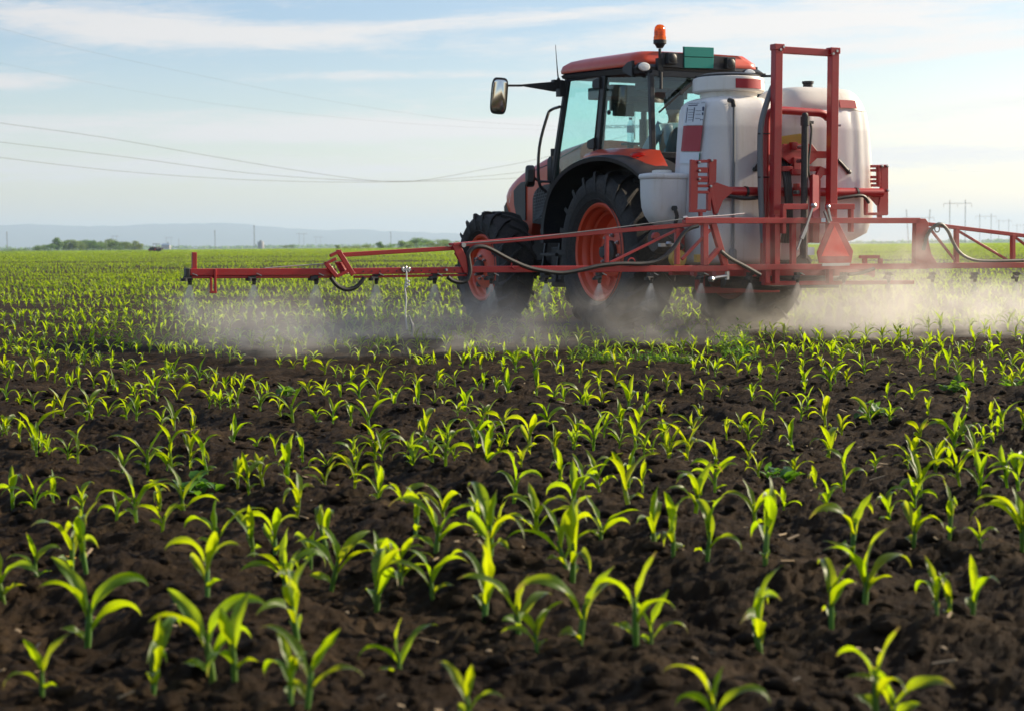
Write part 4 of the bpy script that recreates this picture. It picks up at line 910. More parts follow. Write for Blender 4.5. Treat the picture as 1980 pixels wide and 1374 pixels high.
SEEDLINGS = [(0.35, 3.15), (-0.08, 3.17), (0.65, 3.21), (0.68, 3.21), (-0.38, 3.26), (-0.41, 3.27), (-0.91, 3.44), (-0.54, 3.45), (-0.71, 3.5), (-0.6, 3.56), (-0.24, 3.72), (-0.46, 3.8), (0.26, 3.82), (0.05, 3.86), (0.14, 3.9), (0.3, 3.92), (-0.96, 4.02), (0.55, 4), (0.01, 4.04), (0.73, 4.12), (1, 4.1), (1.05, 4.1), (0.97, 4.11), (-0.72, 4.21), (-0.07, 4.2), (-0.54, 4.32), (0.84, 4.29), (-0.34, 4.42), (-0.2, 4.41), (-1.27, 4.46), (-0.29, 4.6), (0.15, 4.59), (-1.12, 4.7), (-0.3, 4.68), (-0.06, 4.67), (-0.35, 4.69), (-0.6, 4.7), (0.14, 4.67), (0.65, 4.64), (-0.48, 4.71), (-1.28, 4.81), (-1.19, 4.82), (-0.21, 4.84), (-0.55, 4.87), (0.43, 4.83), (0.52, 4.83), (0.39, 4.96), (1.4, 4.94), (-0.67, 5.05), (-0.52, 5.04), (1.29, 4.96), (-0.84, 5.08), (0.94, 4.99), (-0.74, 5.1), (-0.28, 5.1), (1.12, 5.03), (1.42, 5.01), (1.23, 5.07), (0.25, 5.14), (-0.11, 5.3), (-1.06, 5.42), (0.07, 5.41), (1.13, 5.38), (-0.05, 5.51), (-1.17, 5.58), (-1.24, 5.61), (-0.68, 5.64), (0.75, 5.56), (0.36, 5.58), (-1.37, 5.71), (-1.05, 5.74), (-0.22, 5.69), (0.98, 5.63), (0.19, 5.7), (0.58, 5.73), (0.87, 5.78), (-0.36, 5.87), (-1.59, 5.97), (-0.44, 5.91), (1.31, 5.87), (-1.55, 6.06), (-1.19, 6.04), (-0.53, 6.02), (0, 6.04), (-1.74, 6.25), (-0.65, 6.22), (0.24, 6.17), (0.69, 6.15), (1.58, 6.1), (0.65, 6.22), (-0.93, 6.34), (0.45, 6.25), (1.41, 6.23), (-0.8, 6.38), (1.55, 6.24), (1.72, 6.26), (1.76, 6.26), (0.31, 6.4), (-0.9, 6.49), (0.41, 6.41), (-1, 6.53), (0.17, 6.48), (1.21, 6.58), (0.03, 6.67), (-0.25, 6.71), (1.11, 6.62), (-1.16, 6.83), (-1.24, 6.93), (-1.32, 6.96), (-0.1, 6.9), (1.37, 6.8), (-1.43, 7.05), (1.08, 6.9), (-0.31, 7.02), (0.6, 6.96), (-0.23, 7.03), (0.95, 6.95), (1.64, 6.99), (-1.76, 7.29), (-0.41, 7.2), (0.62, 7.13), (1.81, 7.05), (0.69, 7.17), (0.81, 7.18), (-0.56, 7.33), (0.57, 7.25), (0.94, 7.22), (1.68, 7.17), (-1.84, 7.44), (-0.76, 7.39), (-0.65, 7.4), (1.61, 7.27), (-1.94, 7.54), (1.78, 7.3), (-0.88, 7.54), (-1, 7.62), (0.18, 7.61), (0.34, 7.59), (1.32, 7.52), (-2.08, 7.82), (-1.11, 7.8), (0.07, 7.77), (-1.23, 7.92), (-0.28, 7.84), (-2.19, 8.01), (-0.06, 7.85), (1.21, 7.76), (-0.16, 7.94), (0.54, 7.89), (-2.29, 8.16), (1.04, 7.91), (-0.41, 8.04), (2.05, 7.85), (0.96, 8.08), (2.14, 8.01), (0.68, 8.16), (0.82, 8.14), (-1.49, 8.37), (-0.66, 8.32), (0.29, 8.3), (2.3, 8.14), (0.57, 8.31), (2.05, 8.19), (-1.6, 8.51), (0.51, 8.41), (-1.68, 8.61), (1.89, 8.38), (-0.78, 8.67), (-1.84, 8.82), (1.56, 8.54), (1.19, 8.63), (-1.91, 8.92), (-0.88, 8.84), (0.17, 8.75), (1.1, 8.74), (-0.98, 8.98), (-2.04, 9.1), (-0.04, 8.93), (-0.15, 8.98), (-1.11, 9.13), (-1.18, 9.21), (1.87, 8.94), (2.06, 8.93), (2.37, 8.9), (1.56, 8.97), (-2.18, 9.35), (0.94, 9.09), (1.79, 9.02), (-2.22, 9.39), (-0.25, 9.42), (-1.33, 9.52), (0.77, 9.33), (-2.39, 9.63), (-2.46, 9.66), (-1.47, 9.67), (-0.41, 9.59), (0.71, 9.49), (-0.5, 9.7), (0.61, 9.61), (-1.66, 9.86), (-2.64, 9.95), (2.39, 9.49), (-1.56, 9.94), (-0.64, 9.85), (0.48, 9.75), (1.58, 9.64), (-2.79, 10.22), (1.43, 9.82), (-0.75, 10.07), (0.39, 9.96), (-2.89, 10.32), (-1.91, 10.3), (-2.05, 10.42), (-0.87, 10.3), (0.24, 10.19), (1.34, 10.09), (-0.99, 10.41), (2.24, 10.09), (-2.12, 10.56), (0.14, 10.48), (-2.27, 10.77), (-0.02, 10.54), (-1.2, 10.66), (-1.11, 10.65), (1.1, 10.43), (1.2, 10.42), (0.99, 10.58), (-2.43, 10.98), (-0.09, 10.74), (-1.48, 10.93), (0.92, 10.74), (1.88, 10.64), (1.98, 10.68), (2.93, 10.58), (-2.54, 11.25), (2.93, 10.68), (-1.59, 11.2), (-2.62, 11.31), (2.76, 10.8), (-2.73, 11.4), (-2.82, 11.44), (-0.35, 11.18), (0.63, 11.07), (-1.77, 11.38), (-1.7, 11.38), (1.77, 11.01), (-0.47, 11.35), (-2.96, 11.68), (1.64, 11.18), (-1.91, 11.62), (-0.6, 11.48), (-2.02, 11.65), (-3.04, 11.8), (2.62, 11.18), (1.56, 11.35), (-2.13, 11.78), (0.55, 11.52), (-3.18, 11.99), (-0.86, 11.79), (1.44, 11.54), (2.38, 11.43), (-3.29, 12.12), (-2.26, 12.07), (-3.38, 12.2), (-0.97, 11.92), (0.45, 11.76), (-2.32, 12.14), (1.28, 11.73), (2.27, 11.62), (-3.49, 12.4), (-2.5, 12.31), (-1.07, 12.18), (0.03, 12.18), (0.14, 12.17), (-2.61, 12.55), (-1.21, 12.39), (0.3, 12.21), (3.34, 11.86), (-2.72, 12.7), (-1.3, 12.53), (0.93, 12.27), (2.09, 12.13), (2.92, 12.1), (-0.07, 12.52), (1.97, 12.27), (0.79, 12.48), (1.41, 12.41), (-1.47, 12.79), (-2.88, 12.99), (-0.22, 12.67), (-1.56, 12.9), (-0.3, 12.75), (0.72, 12.63), (-3.01, 13.18), (-3.08, 13.23), (2.55, 12.54), (-0.45, 13.05), (-3.23, 13.47), (-1.71, 13.28), (-0.57, 13.14)]
FURTHER = [(-1.9, 13.38), (2.47, 12.83), (-0.69, 13.3), (-3.45, 13.72), (0.18, 13.26), (2.16, 13.01), (2.36, 12.99), (3.56, 12.84), (-0.79, 13.43), (0.45, 13.31), (1.38, 13.19), (-3.39, 13.87), (-2.06, 13.7), (3.38, 13.01), (-0.94, 13.64), (-2.17, 13.88), (1.93, 13.35), (2.1, 13.32), (2.91, 13.22), (3.25, 13.17), (0.05, 13.67), (-2.3, 14.06), (-1.06, 13.89), (2.81, 13.39), (-3.66, 14.32), (-2.41, 14.15), (-1.19, 13.99), (3.17, 13.42), (0.97, 13.79), (-3.8, 14.51), (-0.19, 14.03), (1.14, 13.85), (1.85, 13.75), (-3.97, 14.62), (-3.9, 14.61), (-2.58, 14.52), (-4.08, 14.81), (2.46, 13.92), (-4.25, 15.02), (-2.7, 14.8), (2.65, 14.07), (3.7, 13.92), (0.22, 14.49), (-2.84, 15.01), (-2.95, 15.12), (-0.27, 14.74), (0.69, 14.61), (0.83, 14.59), (1.38, 14.51), (2.22, 14.39), (3.61, 14.38), (-3.11, 15.53), (-1.95, 15.36), (0.11, 15.06), (3.36, 14.6), (-3.22, 15.64), (-3.32, 15.76), (-3.48, 15.99), (3.22, 15), (2.96, 15.14), (-3.63, 16.23), (-1.45, 15.9), (3.13, 15.32), (-3.76, 16.47), (-3.94, 16.61), (-3.9, 16.71), (-4.08, 16.86)]
# ================================================================== SOIL
rng = np.random.default_rng(11)
_tab = rng.random(65536)
def vnoise(x, y, seed=0):
    xi = np.floor(x).astype(np.int64); yi = np.floor(y).astype(np.int64); fx = x - xi; fy = y - yi
    u = fx * fx * fx * (fx * (fx * 6 - 15) + 10); v = fy * fy * fy * (fy * (fy * 6 - 15) + 10)
    h = lambda a, b: _tab[(a * 73856093 ^ b * 19349663 ^ (seed * 83492791)) & 65535]
    return (h(xi, yi) * (1 - u) + h(xi + 1, yi) * u) * (1 - v) + (h(xi, yi + 1) * (1 - u) + h(xi + 1, yi + 1) * u) * v
def rho(x, y):
    """distance across the curving crop rows"""
    cx, cy = -8.0, 5.0; t1, t2 = R(22), R(58)
    dx, dy = x - cx, y - cy; a = np.arctan2(dy, dx)
    r1 = dx * math.cos(t1) + dy * math.sin(t1); r2 = dx * math.cos(t2) + dy * math.sin(t2); r0 = np.hypot(dx, dy)
    return np.where(a < t1, r1, np.where(a > t2, r2, r0))
def gz(x, y):
    x = np.asarray(x, float); y = np.asarray(y, float)
    wx = x + .06 * vnoise(x * 5, y * 5, 9); wy = y + .06 * vnoise(x * 5, y * 5, 8)
    near = np.clip(1.25 - np.maximum(y, 0) / 28, .0, 1)
    z = .05 * (vnoise(x * .55, y * .55, 1) - .5) + .055 * (vnoise(wx * 1.7, wy * 1.7, 2) - .5) * near
    for k, (f_, a_) in enumerate(((3.6, .034), (7.3, .026), (13.7, .021), (26, .018), (49, .014), (93, .009))):
        c = vnoise(wx * f_ + 17.3 * k, wy * f_ * 1.25 - 5.1 * k, 3 + k)
        if k in (1, 3): c = .62 - np.abs(c - .5) * 1.5
        z += a_ * (c - .5) * near
    z += .022 * np.cos(rho(x, y) * 2 * PI / .72) * near
    return z - .012
def grid_mesh(name, X, Y, Z, mat):
    nr, nc = X.shape; me = bpy.data.meshes.new(name)
    co = np.stack([X, Y, Z], -1).reshape(-1, 3).astype(np.float32)
    i = np.arange(nr - 1)[:, None] * nc + np.arange(nc - 1)[None]; q = np.stack([i, i + 1, i + nc + 1, i + nc], -1).reshape(-1)
    me.vertices.add(len(co)); me.vertices.foreach_set('co', co.ravel()); n = len(q) // 4
    me.loops.add(len(q)); me.loops.foreach_set('vertex_index', q.astype(np.int32)); me.polygons.add(n)
    me.polygons.foreach_set('loop_start', np.arange(0, 4 * n, 4, dtype=np.int32)); me.polygons.foreach_set('use_smooth', [True] * n)
    me.update(calc_edges=True); me.materials.append(mat); o = bpy.data.objects.new(name, me); col.objects.link(o); return o
ys = [-60, -30, -15, -8, -4, -2, -1, 0, .8, 1.4]; y = 1.9
while y < 22: ys.append(y); y += .0042 * y + .002
while y < 400: ys.append(y); y *= 1.03
while y < 15500: ys.append(y); y *= 1.25
ys = np.array(ys + [15800.])
inner = np.linspace(-1, 1, 620); far = np.array([1.15, 1.4, 2, 3, 5, 8, 14, 30])
t = np.concatenate([-far[::-1], inner, far])
hw = np.where(ys < 22, .40 * np.maximum(ys, 1) + 1.2, .40 * ys + 1.2)
hw = np.minimum(hw, 380.)
X = t[None] * hw[:, None]; Y = np.repeat(ys[:, None], len(t), 1)
Z = gz(X, Y)
def soil_mat():
    m, nt, out = mat_new('dark_soil'); p = N(nt, 'ShaderNodeBsdfPrincipled')
    f = noise(nt, 3.2, 10, .68); g = noise(nt, 26, 8, .72, dist=.6); h = noise(nt, 120, 5, .75); tc = N(nt, 'ShaderNodeTexCoord')
    a = ramp(nt, f, [(.3, (.019, .0118, .0063)), (.52, (.041, .0262, .0142)), (.72, (.105, .070, .038))])
    b = ramp(nt, g, [(.32, (.45, .45, .45)), (.55, (1, 1, 1)), (.72, (1.75, 1.65, 1.5))])
    mx = N(nt, 'ShaderNodeMix', data_type='RGBA', blend_type='MULTIPLY'); mx.inputs[0].default_value = 1; nt.links.new(a, mx.inputs[6]); nt.links.new(b, mx.inputs[7])
    # scattered pale crumbs and chaff
    vo = N(nt, 'ShaderNodeTexVoronoi', i_Scale=34); nt.links.new(tc.outputs['Object'], vo.inputs['Vector']); vr = ramp(nt, vo.outputs['Distance'], [(.07, (1, 1, 1)), (.11, (0, 0, 0))])
    wn = N(nt, 'ShaderNodeSeparateColor'); nt.links.new(vo.outputs['Color'], wn.inputs[0]); gt = N(nt, 'ShaderNodeMath', operation='GREATER_THAN'); gt.inputs[1].default_value = .93; nt.links.new(wn.outputs[0], gt.inputs[0])
    mm = N(nt, 'ShaderNodeMath', operation='MULTIPLY'); nt.links.new(vr, mm.inputs[0]); nt.links.new(gt.outputs[0], mm.inputs[1])
    m2 = N(nt, 'ShaderNodeMix', data_type='RGBA'); nt.links.new(mm.outputs[0], m2.inputs[0]); nt.links.new(mx.outputs[2], m2.inputs[6]); m2.inputs[7].default_value = (.16, .12, .08, 1)
    nt.links.new(m2.outputs[2], p.inputs['Base Color']); p.inputs['Roughness'].default_value = .78; p.inputs['Specular IOR Level'].default_value = .10
    b1 = N(nt, 'ShaderNodeBump', i_Strength=1, i_Distance=.035); nt.links.new(g, b1.inputs['Height']); b2 = N(nt, 'ShaderNodeBump', i_Strength=1, i_Distance=.014); nt.links.new(h, b2.inputs['Height']); nt.links.new(b1.outputs[0], b2.inputs['Normal'])
    nt.links.new(b2.outputs[0], p.inputs['Normal']); nt.links.new(p.outputs[0], out.inputs[0]); return m
M['soil'] = soil_mat()
ground = grid_mesh('field_soil', X, Y, Z, M['soil']); tag(ground, kind='structure')

def ico(n=1):
    bm = bmesh.new(); bmesh.ops.create_icosphere(bm, subdivisions=n, radius=1); v = np.array([x.co[:] for x in bm.verts]); f = np.array([[a.index for a in x.verts] for x in bm.faces]); bm.free(); return v, f
def soup(name, verts, faces, mat, smooth=True, k=3, uv=None):
    me = bpy.data.meshes.new(name); verts = np.asarray(verts, np.float32); faces = np.asarray(faces, np.int32)
    me.vertices.add(len(verts)); me.vertices.foreach_set('co', verts.ravel()); n = len(faces)
    me.loops.add(n * k); me.loops.foreach_set('vertex_index', faces.ravel()); me.polygons.add(n); me.polygons.foreach_set('loop_start', np.arange(0, n * k, k, dtype=np.int32))
    me.polygons.foreach_set('use_smooth', [smooth] * n); me.update(calc_edges=True); me.materials.append(mat)
    if uv is not None:
        la = me.uv_layers.new(name='UVMap'); la.data.foreach_set('uv', np.asarray(uv, np.float32)[faces.ravel()].ravel())
    o = bpy.data.objects.new(name, me); col.objects.link(o); return o
# loose clods lying on the soil
iv, jf = ico(2); vv, ff = [], []; off = 0
nC = 5200
yy = 2.6 + 9.5 * rng.random(nC) ** 1.5; xx = (rng.random(nC) * 2 - 1) * (.36 * yy + .5); zz = gz(xx, yy)
for i in range(nC):
    s = (.006 + .02 * rng.random() ** 3.2) * (1 + .03 * yy[i]); q = iv * (1 + .55 * (vnoise(iv[:, 0] * 1.7 + i * 3.1, iv[:, 1] * 1.7 + iv[:, 2] * 2.3 + i, 6) - .5)[:, None] + .3 * (vnoise(iv[:, 0] * 4 + i, iv[:, 2] * 4 + iv[:, 1] * 3, 2) - .5)[:, None])
    a = rng.random() * 6.28; q = q * np.array([1.25, .9, .62]) * s; q = np.stack([q[:, 0] * math.cos(a) - q[:, 1] * math.sin(a), q[:, 0] * math.sin(a) + q[:, 1] * math.cos(a), q[:, 2]], 1)
    vv.append(q + [xx[i], yy[i], zz[i] + s * .2]); ff.append(jf + off); off += len(iv)
tag(soup('soil_clods', np.concatenate(vv), np.concatenate(ff), M['soil']), kind='stuff')
# chaff and straw bits
M['straw'] = paint('dry_straw', (.30, .22, .13), .7, dust=.3, scale=20)
vv, ff = [], []; nS = 260; yy = 2.9 + 9 * rng.random(nS) ** 1.4; xx = (rng.random(nS) * 2 - 1) * (.34 * yy + .4); zz = gz(xx, yy)
for i in range(nS):
    l = .006 + .03 * rng.random() ** 3.5; w = .0025 + .003 * rng.random(); a = rng.random() * 6.28; ti = (rng.random() - .5) * .7
    d = np.array([math.cos(a), math.sin(a), ti]); e = np.array([-math.sin(a), math.cos(a), .2]); n_ = np.array([0, 0, 1.])
    c = np.array([xx[i], yy[i], zz[i] + .012]); b = len(vv) * 1
    q = [c - d * l + s1 * e * w + s2 * n_ * .0015 for s1 in (-1, 1) for s2 in (-1, 1)] + [c + d * l + s1 * e * w * .7 + s2 * n_ * .0015 for s1 in (-1, 1) for s2 in (-1, 1)]
    o_ = i * 8; vv += q; ff += [(o_, o_ + 1, o_ + 3, o_ + 2), (o_ + 4, o_ + 6, o_ + 7, o_ + 5), (o_, o_ + 4, o_ + 5, o_ + 1), (o_ + 2, o_ + 3, o_ + 7, o_ + 6), (o_ + 1, o_ + 5, o_ + 7, o_ + 3), (o_, o_ + 2, o_ + 6, o_ + 4)]
tag(soup('straw_litter', vv, ff, M['straw'], False, 4), kind='stuff')

# ================================================================== MAIZE
def leaf_arrays(rs, base, az, el, length, width, bend, segs, across, twist, vfold, wilt=0.):
    """a maize blade: rises along az at elevation el, arches over, tapers to a point"""
    ts = np.linspace(0, 1, segs + 1); pos = np.array(base, float); P_ = []; step = length / segs; V_ = []
    pts = [pos.copy()]; els = [el]
    for i in range(segs):
        tt = (i + .5) / segs; e = el - bend * tt ** 2.0; a = az + twist * tt * .5
        pos = pos + step * np.array([math.cos(e) * math.cos(a), math.cos(e) * math.sin(a), math.sin(e)]); pts.append(pos.copy()); els.append(e)
    for i, t_ in enumerate(ts):
        e = els[i]; a = az + twist * t_ * .5
        side = np.array([-math.sin(a), math.cos(a), 0]); upv = np.array([-math.sin(e) * math.cos(a), -math.sin(e) * math.sin(a), math.cos(e)])
        r = twist * t_; side, upv = side * math.cos(r) + upv * math.sin(r), upv * math.cos(r) - side * math.sin(r)
        w = width * .5 * (min(1, .28 + 1.9 * t_) * (1 - max(0, (t_ - .42) / .58) ** 1.9)) if t_ < 1 else .0006
        for k in range(across + 1):
            u = (k / across * 2 - 1); wav = .22 * w * math.sin(t_ * 15 + u * 2 + az * 5) * abs(u)
            V_.append(pts[i] + side * u * w + upv * (vfold * w * abs(u) ** 1.2 * (1 - .6 * t_) + wav))
    F_ = []
    n = across + 1
    for i in range(segs):
        for k in range(across): F_.append((i * n + k, i * n + k + 1, (i + 1) * n + k + 1, (i + 1) * n + k))
    leaf_arrays.uv = np.stack([np.tile(np.linspace(0, 1, n), segs + 1), np.repeat(ts, n)], 1)
    return np.array(V_), np.array(F_)
def maize_variant(seed, segs, across, lean=.10):
    rs = random.Random(seed); H = .04 + .03 * rs.random(); out = []
    az = rs.random() * 6.28; nl = rs.choice((4, 4, 5, 5)); lx, ly = rs.gauss(0, lean), rs.gauss(0, lean)
    top = np.array([lx * H, ly * H, H])
    for i in range(nl):
        f = i / (nl - 1); a = az + PI * i + rs.gauss(0, .35); b = top * (.25 + .75 * f)
        if i == nl - 1:      # upright whorl leaf
            le, wi, el, be = .085 + .05 * rs.random(), .0185 + .007 * rs.random(), R(76 + rs.gauss(0, 7)), R(10 + 60 * rs.random())
        elif i == nl - 2:
            le, wi, el, be = .125 + .055 * rs.random(), .021 + .007 * rs.random(), R(70 + rs.gauss(0, 8)), R(45 + 95 * rs.random())
        elif i == 0:
            le, wi, el, be = .05 + .03 * rs.random(), .020 + .006 * rs.random(), R(50 + rs.gauss(0, 9)), R(40 + 70 * rs.random())
        else:
            le, wi, el, be = .12 + .06 * rs.random(), .018 + .007 * rs.random(), R(63 + rs.gauss(0, 9)), R(75 + 90 * rs.random())
        v_, f_ = leaf_arrays(rs, b, a, el, le, wi, be, segs, across, rs.gauss(0, .75), .75)
        tear = rs.random() < .25; u_ = leaf_arrays.uv.copy()
        if tear: u_[:, 1] += .12 * rs.random()
        out.append((v_, f_, u_))
    # stem / rolled sheaths
    n = 7 if across > 2 else 4; st = []; lv = ((-.02, .0042), (.0, .0052), (H * .4, .0062), (H * .85, .0058), (H + .02, .003))
    for z, r in lv:
        for k in range(n): st.append((lx * z + r * math.cos(6.283 * k / n), ly * z + r * math.sin(6.283 * k / n), z))
    sf = [(i * n + k, i * n + (k + 1) % n, (i + 1) * n + (k + 1) % n, (i + 1) * n + k) for i in range(len(lv) - 1) for k in range(n)]
    return (np.array(st), np.array(sf)), out
def mesh_of(name, v, f, mat, uv=None):
    o = soup(name, v, f, mat, True, 4, uv); me = o.data; bpy.data.objects.remove(o); return me
NV = 26
near_sets = []; mid_meshes = []
for s in range(NV):
    (sv, sf), lv = maize_variant(100 + s, 14, 6)
    near_sets.append((mesh_of('stem', sv, sf, M['stem']), [mesh_of('leaf', a, b, M['maize'], u) for a, b, u in lv]))
    (sv, sf), lv = maize_variant(100 + s, 9, 4); V_, F_, U_ = [sv], [sf], [np.full((len(sv), 2), .3)]; o_ = len(sv)
    for a, b, u in lv: V_.append(a); F_.append(b + o_); U_.append(u); o_ += len(a)
    mid_meshes.append(mesh_of('maize_plant', np.concatenate(V_), np.concatenate(F_), M['maize'], np.concatenate(U_)))
rp = random.Random(5)
NEAR_N = 60
ORD = ['leftmost', 'second from the left', 'third from the left', 'fourth from the left', 'fifth from the left', 'sixth from the left', 'seventh from the left', 'eighth from the left', 'ninth from the left', 'tenth from the left', 'eleventh from the left', 'twelfth from the left', 'rightmost']
zs_ = gz([p[0] for p in SEEDLINGS], [p[1] for p in SEEDLINGS])
front = sorted(range(13), key=lambda i: SEEDLINGS[i][0] / SEEDLINGS[i][1])
for i, (x_, y_) in enumerate(SEEDLINGS):
    s = rp.choice((.72, .9, .95, 1.0, 1.05, 1.1, 1.2, 1.28)) * float(np.interp(y_, [3.2, 6, 13.5], [1.08, .98, .82])) * (1.0 if i % 5 else .8); rot = rp.random() * 6.28; k = rp.randrange(NV); tl = (rp.gauss(0, .06), rp.gauss(0, .06))
    if i < NEAR_N:
        o = empty('maize_plant', (x_, y_, float(zs_[i]) - .004)); sm, lm = near_sets[k]
        c = bpy.data.objects.new('stem', sm); col.objects.link(c); c.parent = o
        for me in lm: c = bpy.data.objects.new('leaf', me); col.objects.link(c); c.parent = o
    else:
        o = bpy.data.objects.new('maize_plant', mid_meshes[k]); col.objects.link(o); o.location = (x_, y_, float(zs_[i]) - .004)
    o.rotation_euler = (tl[0], tl[1], rot); o.scale = (s,) * 3
    if i < 13: lab = f'blurred young maize plant along the bottom edge, {ORD[front.index(i)]} of the thirteen nearest'
    elif i < NEAR_N: lab = 'large soft-focus young maize plant with arching leaves, close behind the nearest few'
    elif y_ < 9: lab = 'sharp young maize plant with arching yellow-green leaves in the dark soil midway to the sprayer'
    else: lab = 'small young maize plant in the open rows just in front of the sprayed strip'
    tag(o, lab, 'maize plant', 'young maize plants in front of the sprayer')

def in_frame(px_, py_): return (px_ > -30) & (px_ < 2010) & (py_ > 701)
def project(x, y, z):
    q = (np.stack([x, y, z - CAM_H], -1)) @ np.array(RC); d = -q[:, 2]
    return CX + FPX * q[:, 0] / d, CY - FPX * q[:, 1] / d
def row_points(y0, y1, slope, step, keep=1.0):
    """stations along the curving rows between two distances from the camera"""
    cx, cy = -8.0, 5.0; t1, t2 = R(22), R(58); outx, outy = [], []
    corners = [(s * (slope * yy_ + 1.5), yy_) for s in (-1, 1) for yy_ in (y0, y1)]
    r_ = [float(rho(np.array(a), np.array(b))) for a, b in corners]; rmin, rmax = max(.4, min(r_) - 1), max(r_) + 1
    for rr_ in np.arange(math.floor(rmin / .72) * .72, rmax, .72):
        L1 = y1 * 1.6 + 20; al = rr_ * (t2 - t1); s_ = np.arange(-L1, L1 + al, step); s_ = s_ + rng.normal(0, step * .12, len(s_))
        n1 = np.array([math.cos(t1), math.sin(t1)]); n2 = np.array([math.cos(t2), math.sin(t2)]); d1 = np.array([-n1[1], n1[0]]); d2 = np.array([-n2[1], n2[0]])
        th = t1 + np.clip(s_ / max(rr_, .01), 0, t2 - t1)
        px_ = cx + rr_ * np.cos(th) + np.where(s_ < 0, d1[0] * s_, 0) + np.where(s_ > al, d2[0] * (s_ - al), 0)
        py_ = cy + rr_ * np.sin(th) + np.where(s_ < 0, d1[1] * s_, 0) + np.where(s_ > al, d2[1] * (s_ - al), 0)
        k = (py_ > y0) & (py_ <= y1) & (np.abs(px_) < slope * py_ + 1.5) & (rng.random(len(s_)) < keep)
        outx.append(px_[k]); outy.append(py_[k])
    x, y = np.concatenate(outx), np.concatenate(outy); return x + rng.normal(0, .014, len(x)), y + rng.normal(0, .014, len(y))
def merged(y0, y1, slope, step, segs, across, keep=1.0, scale=(.72, 1.05), nv=12, sheath=True):
    x, y = row_points(y0, y1, slope, step, keep); z = gz(x, y)
    a, b = project(x, y, z); k = ~in_frame(a, b)
    if y0 < 4:      # a few small far ones between the single plants
        q = np.array(FURTHER); far_ = np.array([p for p in SEEDLINGS if p[1] > 6.8]); far_ = np.concatenate([far_[rng.random(len(far_)) < .38], far_[rng.random(len(far_)) < .08]]); an = rng.normal(0, .35, len(far_)) + 2.4; dd = rng.uniform(.10, .17, len(far_))
        q = np.concatenate([q, far_ + np.stack([np.cos(an) * dd, np.sin(an) * dd], 1)])
        x = np.concatenate([x, q[:, 0]]); y = np.concatenate([y, q[:, 1]]); z = gz(x, y); k = np.concatenate([k, np.ones(len(q), bool)])
    loc = (np.stack([x, y, z], -1) - np.array(ORG)) @ np.array(MR); lx_, ly_ = np.abs(loc[:, 0]), loc[:, 1]
    k &= ~((lx_ > .42) & (lx_ < 1.06) & (ly_ > -2.0) & (ly_ < 3.1))
    rr_ = rho(x, y); k &= (vnoise(rr_ * 1.1, x * .04 + y * .03, 31) > .20) & (vnoise(x * 1.5, y * 1.5, 32) > .13)
    k &= ~((y > 22) & (np.mod(rr_ + .6 * vnoise(x * .05, y * .05, 35), 8.6) < 1.35))
    grow = (.72 + .5 * vnoise(x * .12, y * .05, 33)) * (1 - .35 * np.clip(vnoise(rr_ * .22, x * .01, 34) * 3 - 1.9, 0, 1)); k &= (y < 20) | (vnoise(rr_ * .22, x * .01, 34) < rng.uniform(.68, .98, len(x)))
    x, y, z, grow = x[k], y[k], z[k], grow[k]; n = len(x); which = rng.integers(0, nv, n); VV, FF, UU = [], [], []; off = 0
    for v in range(nv):
        (sv, sf), lv = maize_variant(300 + v, segs, across, .12); P_, F_, U_ = ([sv], [sf], [np.full((len(sv), 2), .3)]) if sheath else ([], [], []); o_ = len(sv) if sheath else 0
        for a, b, u in lv: P_.append(a); F_.append(b + o_); U_.append(u); o_ += len(a)
        P_ = np.concatenate(P_); F_ = np.concatenate(F_); idx = np.nonzero(which == v)[0]
        if not len(idx): continue
        rot = rng.random(len(idx)) * 6.283; s = rng.uniform(*scale, len(idx)) * grow[idx]; c_, s_ = np.cos(rot) * s, np.sin(rot) * s
        W = np.empty((len(idx), len(P_), 3), np.float32)
        W[:, :, 0] = P_[None, :, 0] * c_[:, None] - P_[None, :, 1] * s_[:, None] + x[idx][:, None]
        W[:, :, 1] = P_[None, :, 0] * s_[:, None] + P_[None, :, 1] * c_[:, None] + y[idx][:, None]
        W[:, :, 2] = P_[None, :, 2] * s[:, None] + z[idx][:, None]
        UU.append(np.tile(np.concatenate(U_), (len(idx), 1))); VV.append(W.reshape(-1, 3)); FF.append((F_[None] + (np.arange(len(idx)) * len(P_))[:, None, None]).reshape(-1, 4) + off); off += len(idx) * len(P_)
    return np.concatenate(VV), np.concatenate(FF), n, np.concatenate(UU)
parts_ = [merged(3.2, 26, .37, .15, 6, 2, scale=(.82, 1.15)), merged(26, 60, .34, .155, 4, 2, sheath=False), merged(60, 150, .31, .20, 3, 1, sheath=False), merged(150, 420, .30, .45, 2, 1, scale=(1.1, 1.6), sheath=False)]
print('maize counts', [p[2] for p in parts_])
off = 0; VV, FF = [], []
for v, f, n, u in parts_: VV.append(v); FF.append(f + off); off += len(v)
mz = soup('maize_crop', np.concatenate(VV), np.concatenate(FF), M['maize'], True, 4, np.concatenate([p[3] for p in parts_]))
tag(mz, kind='stuff')
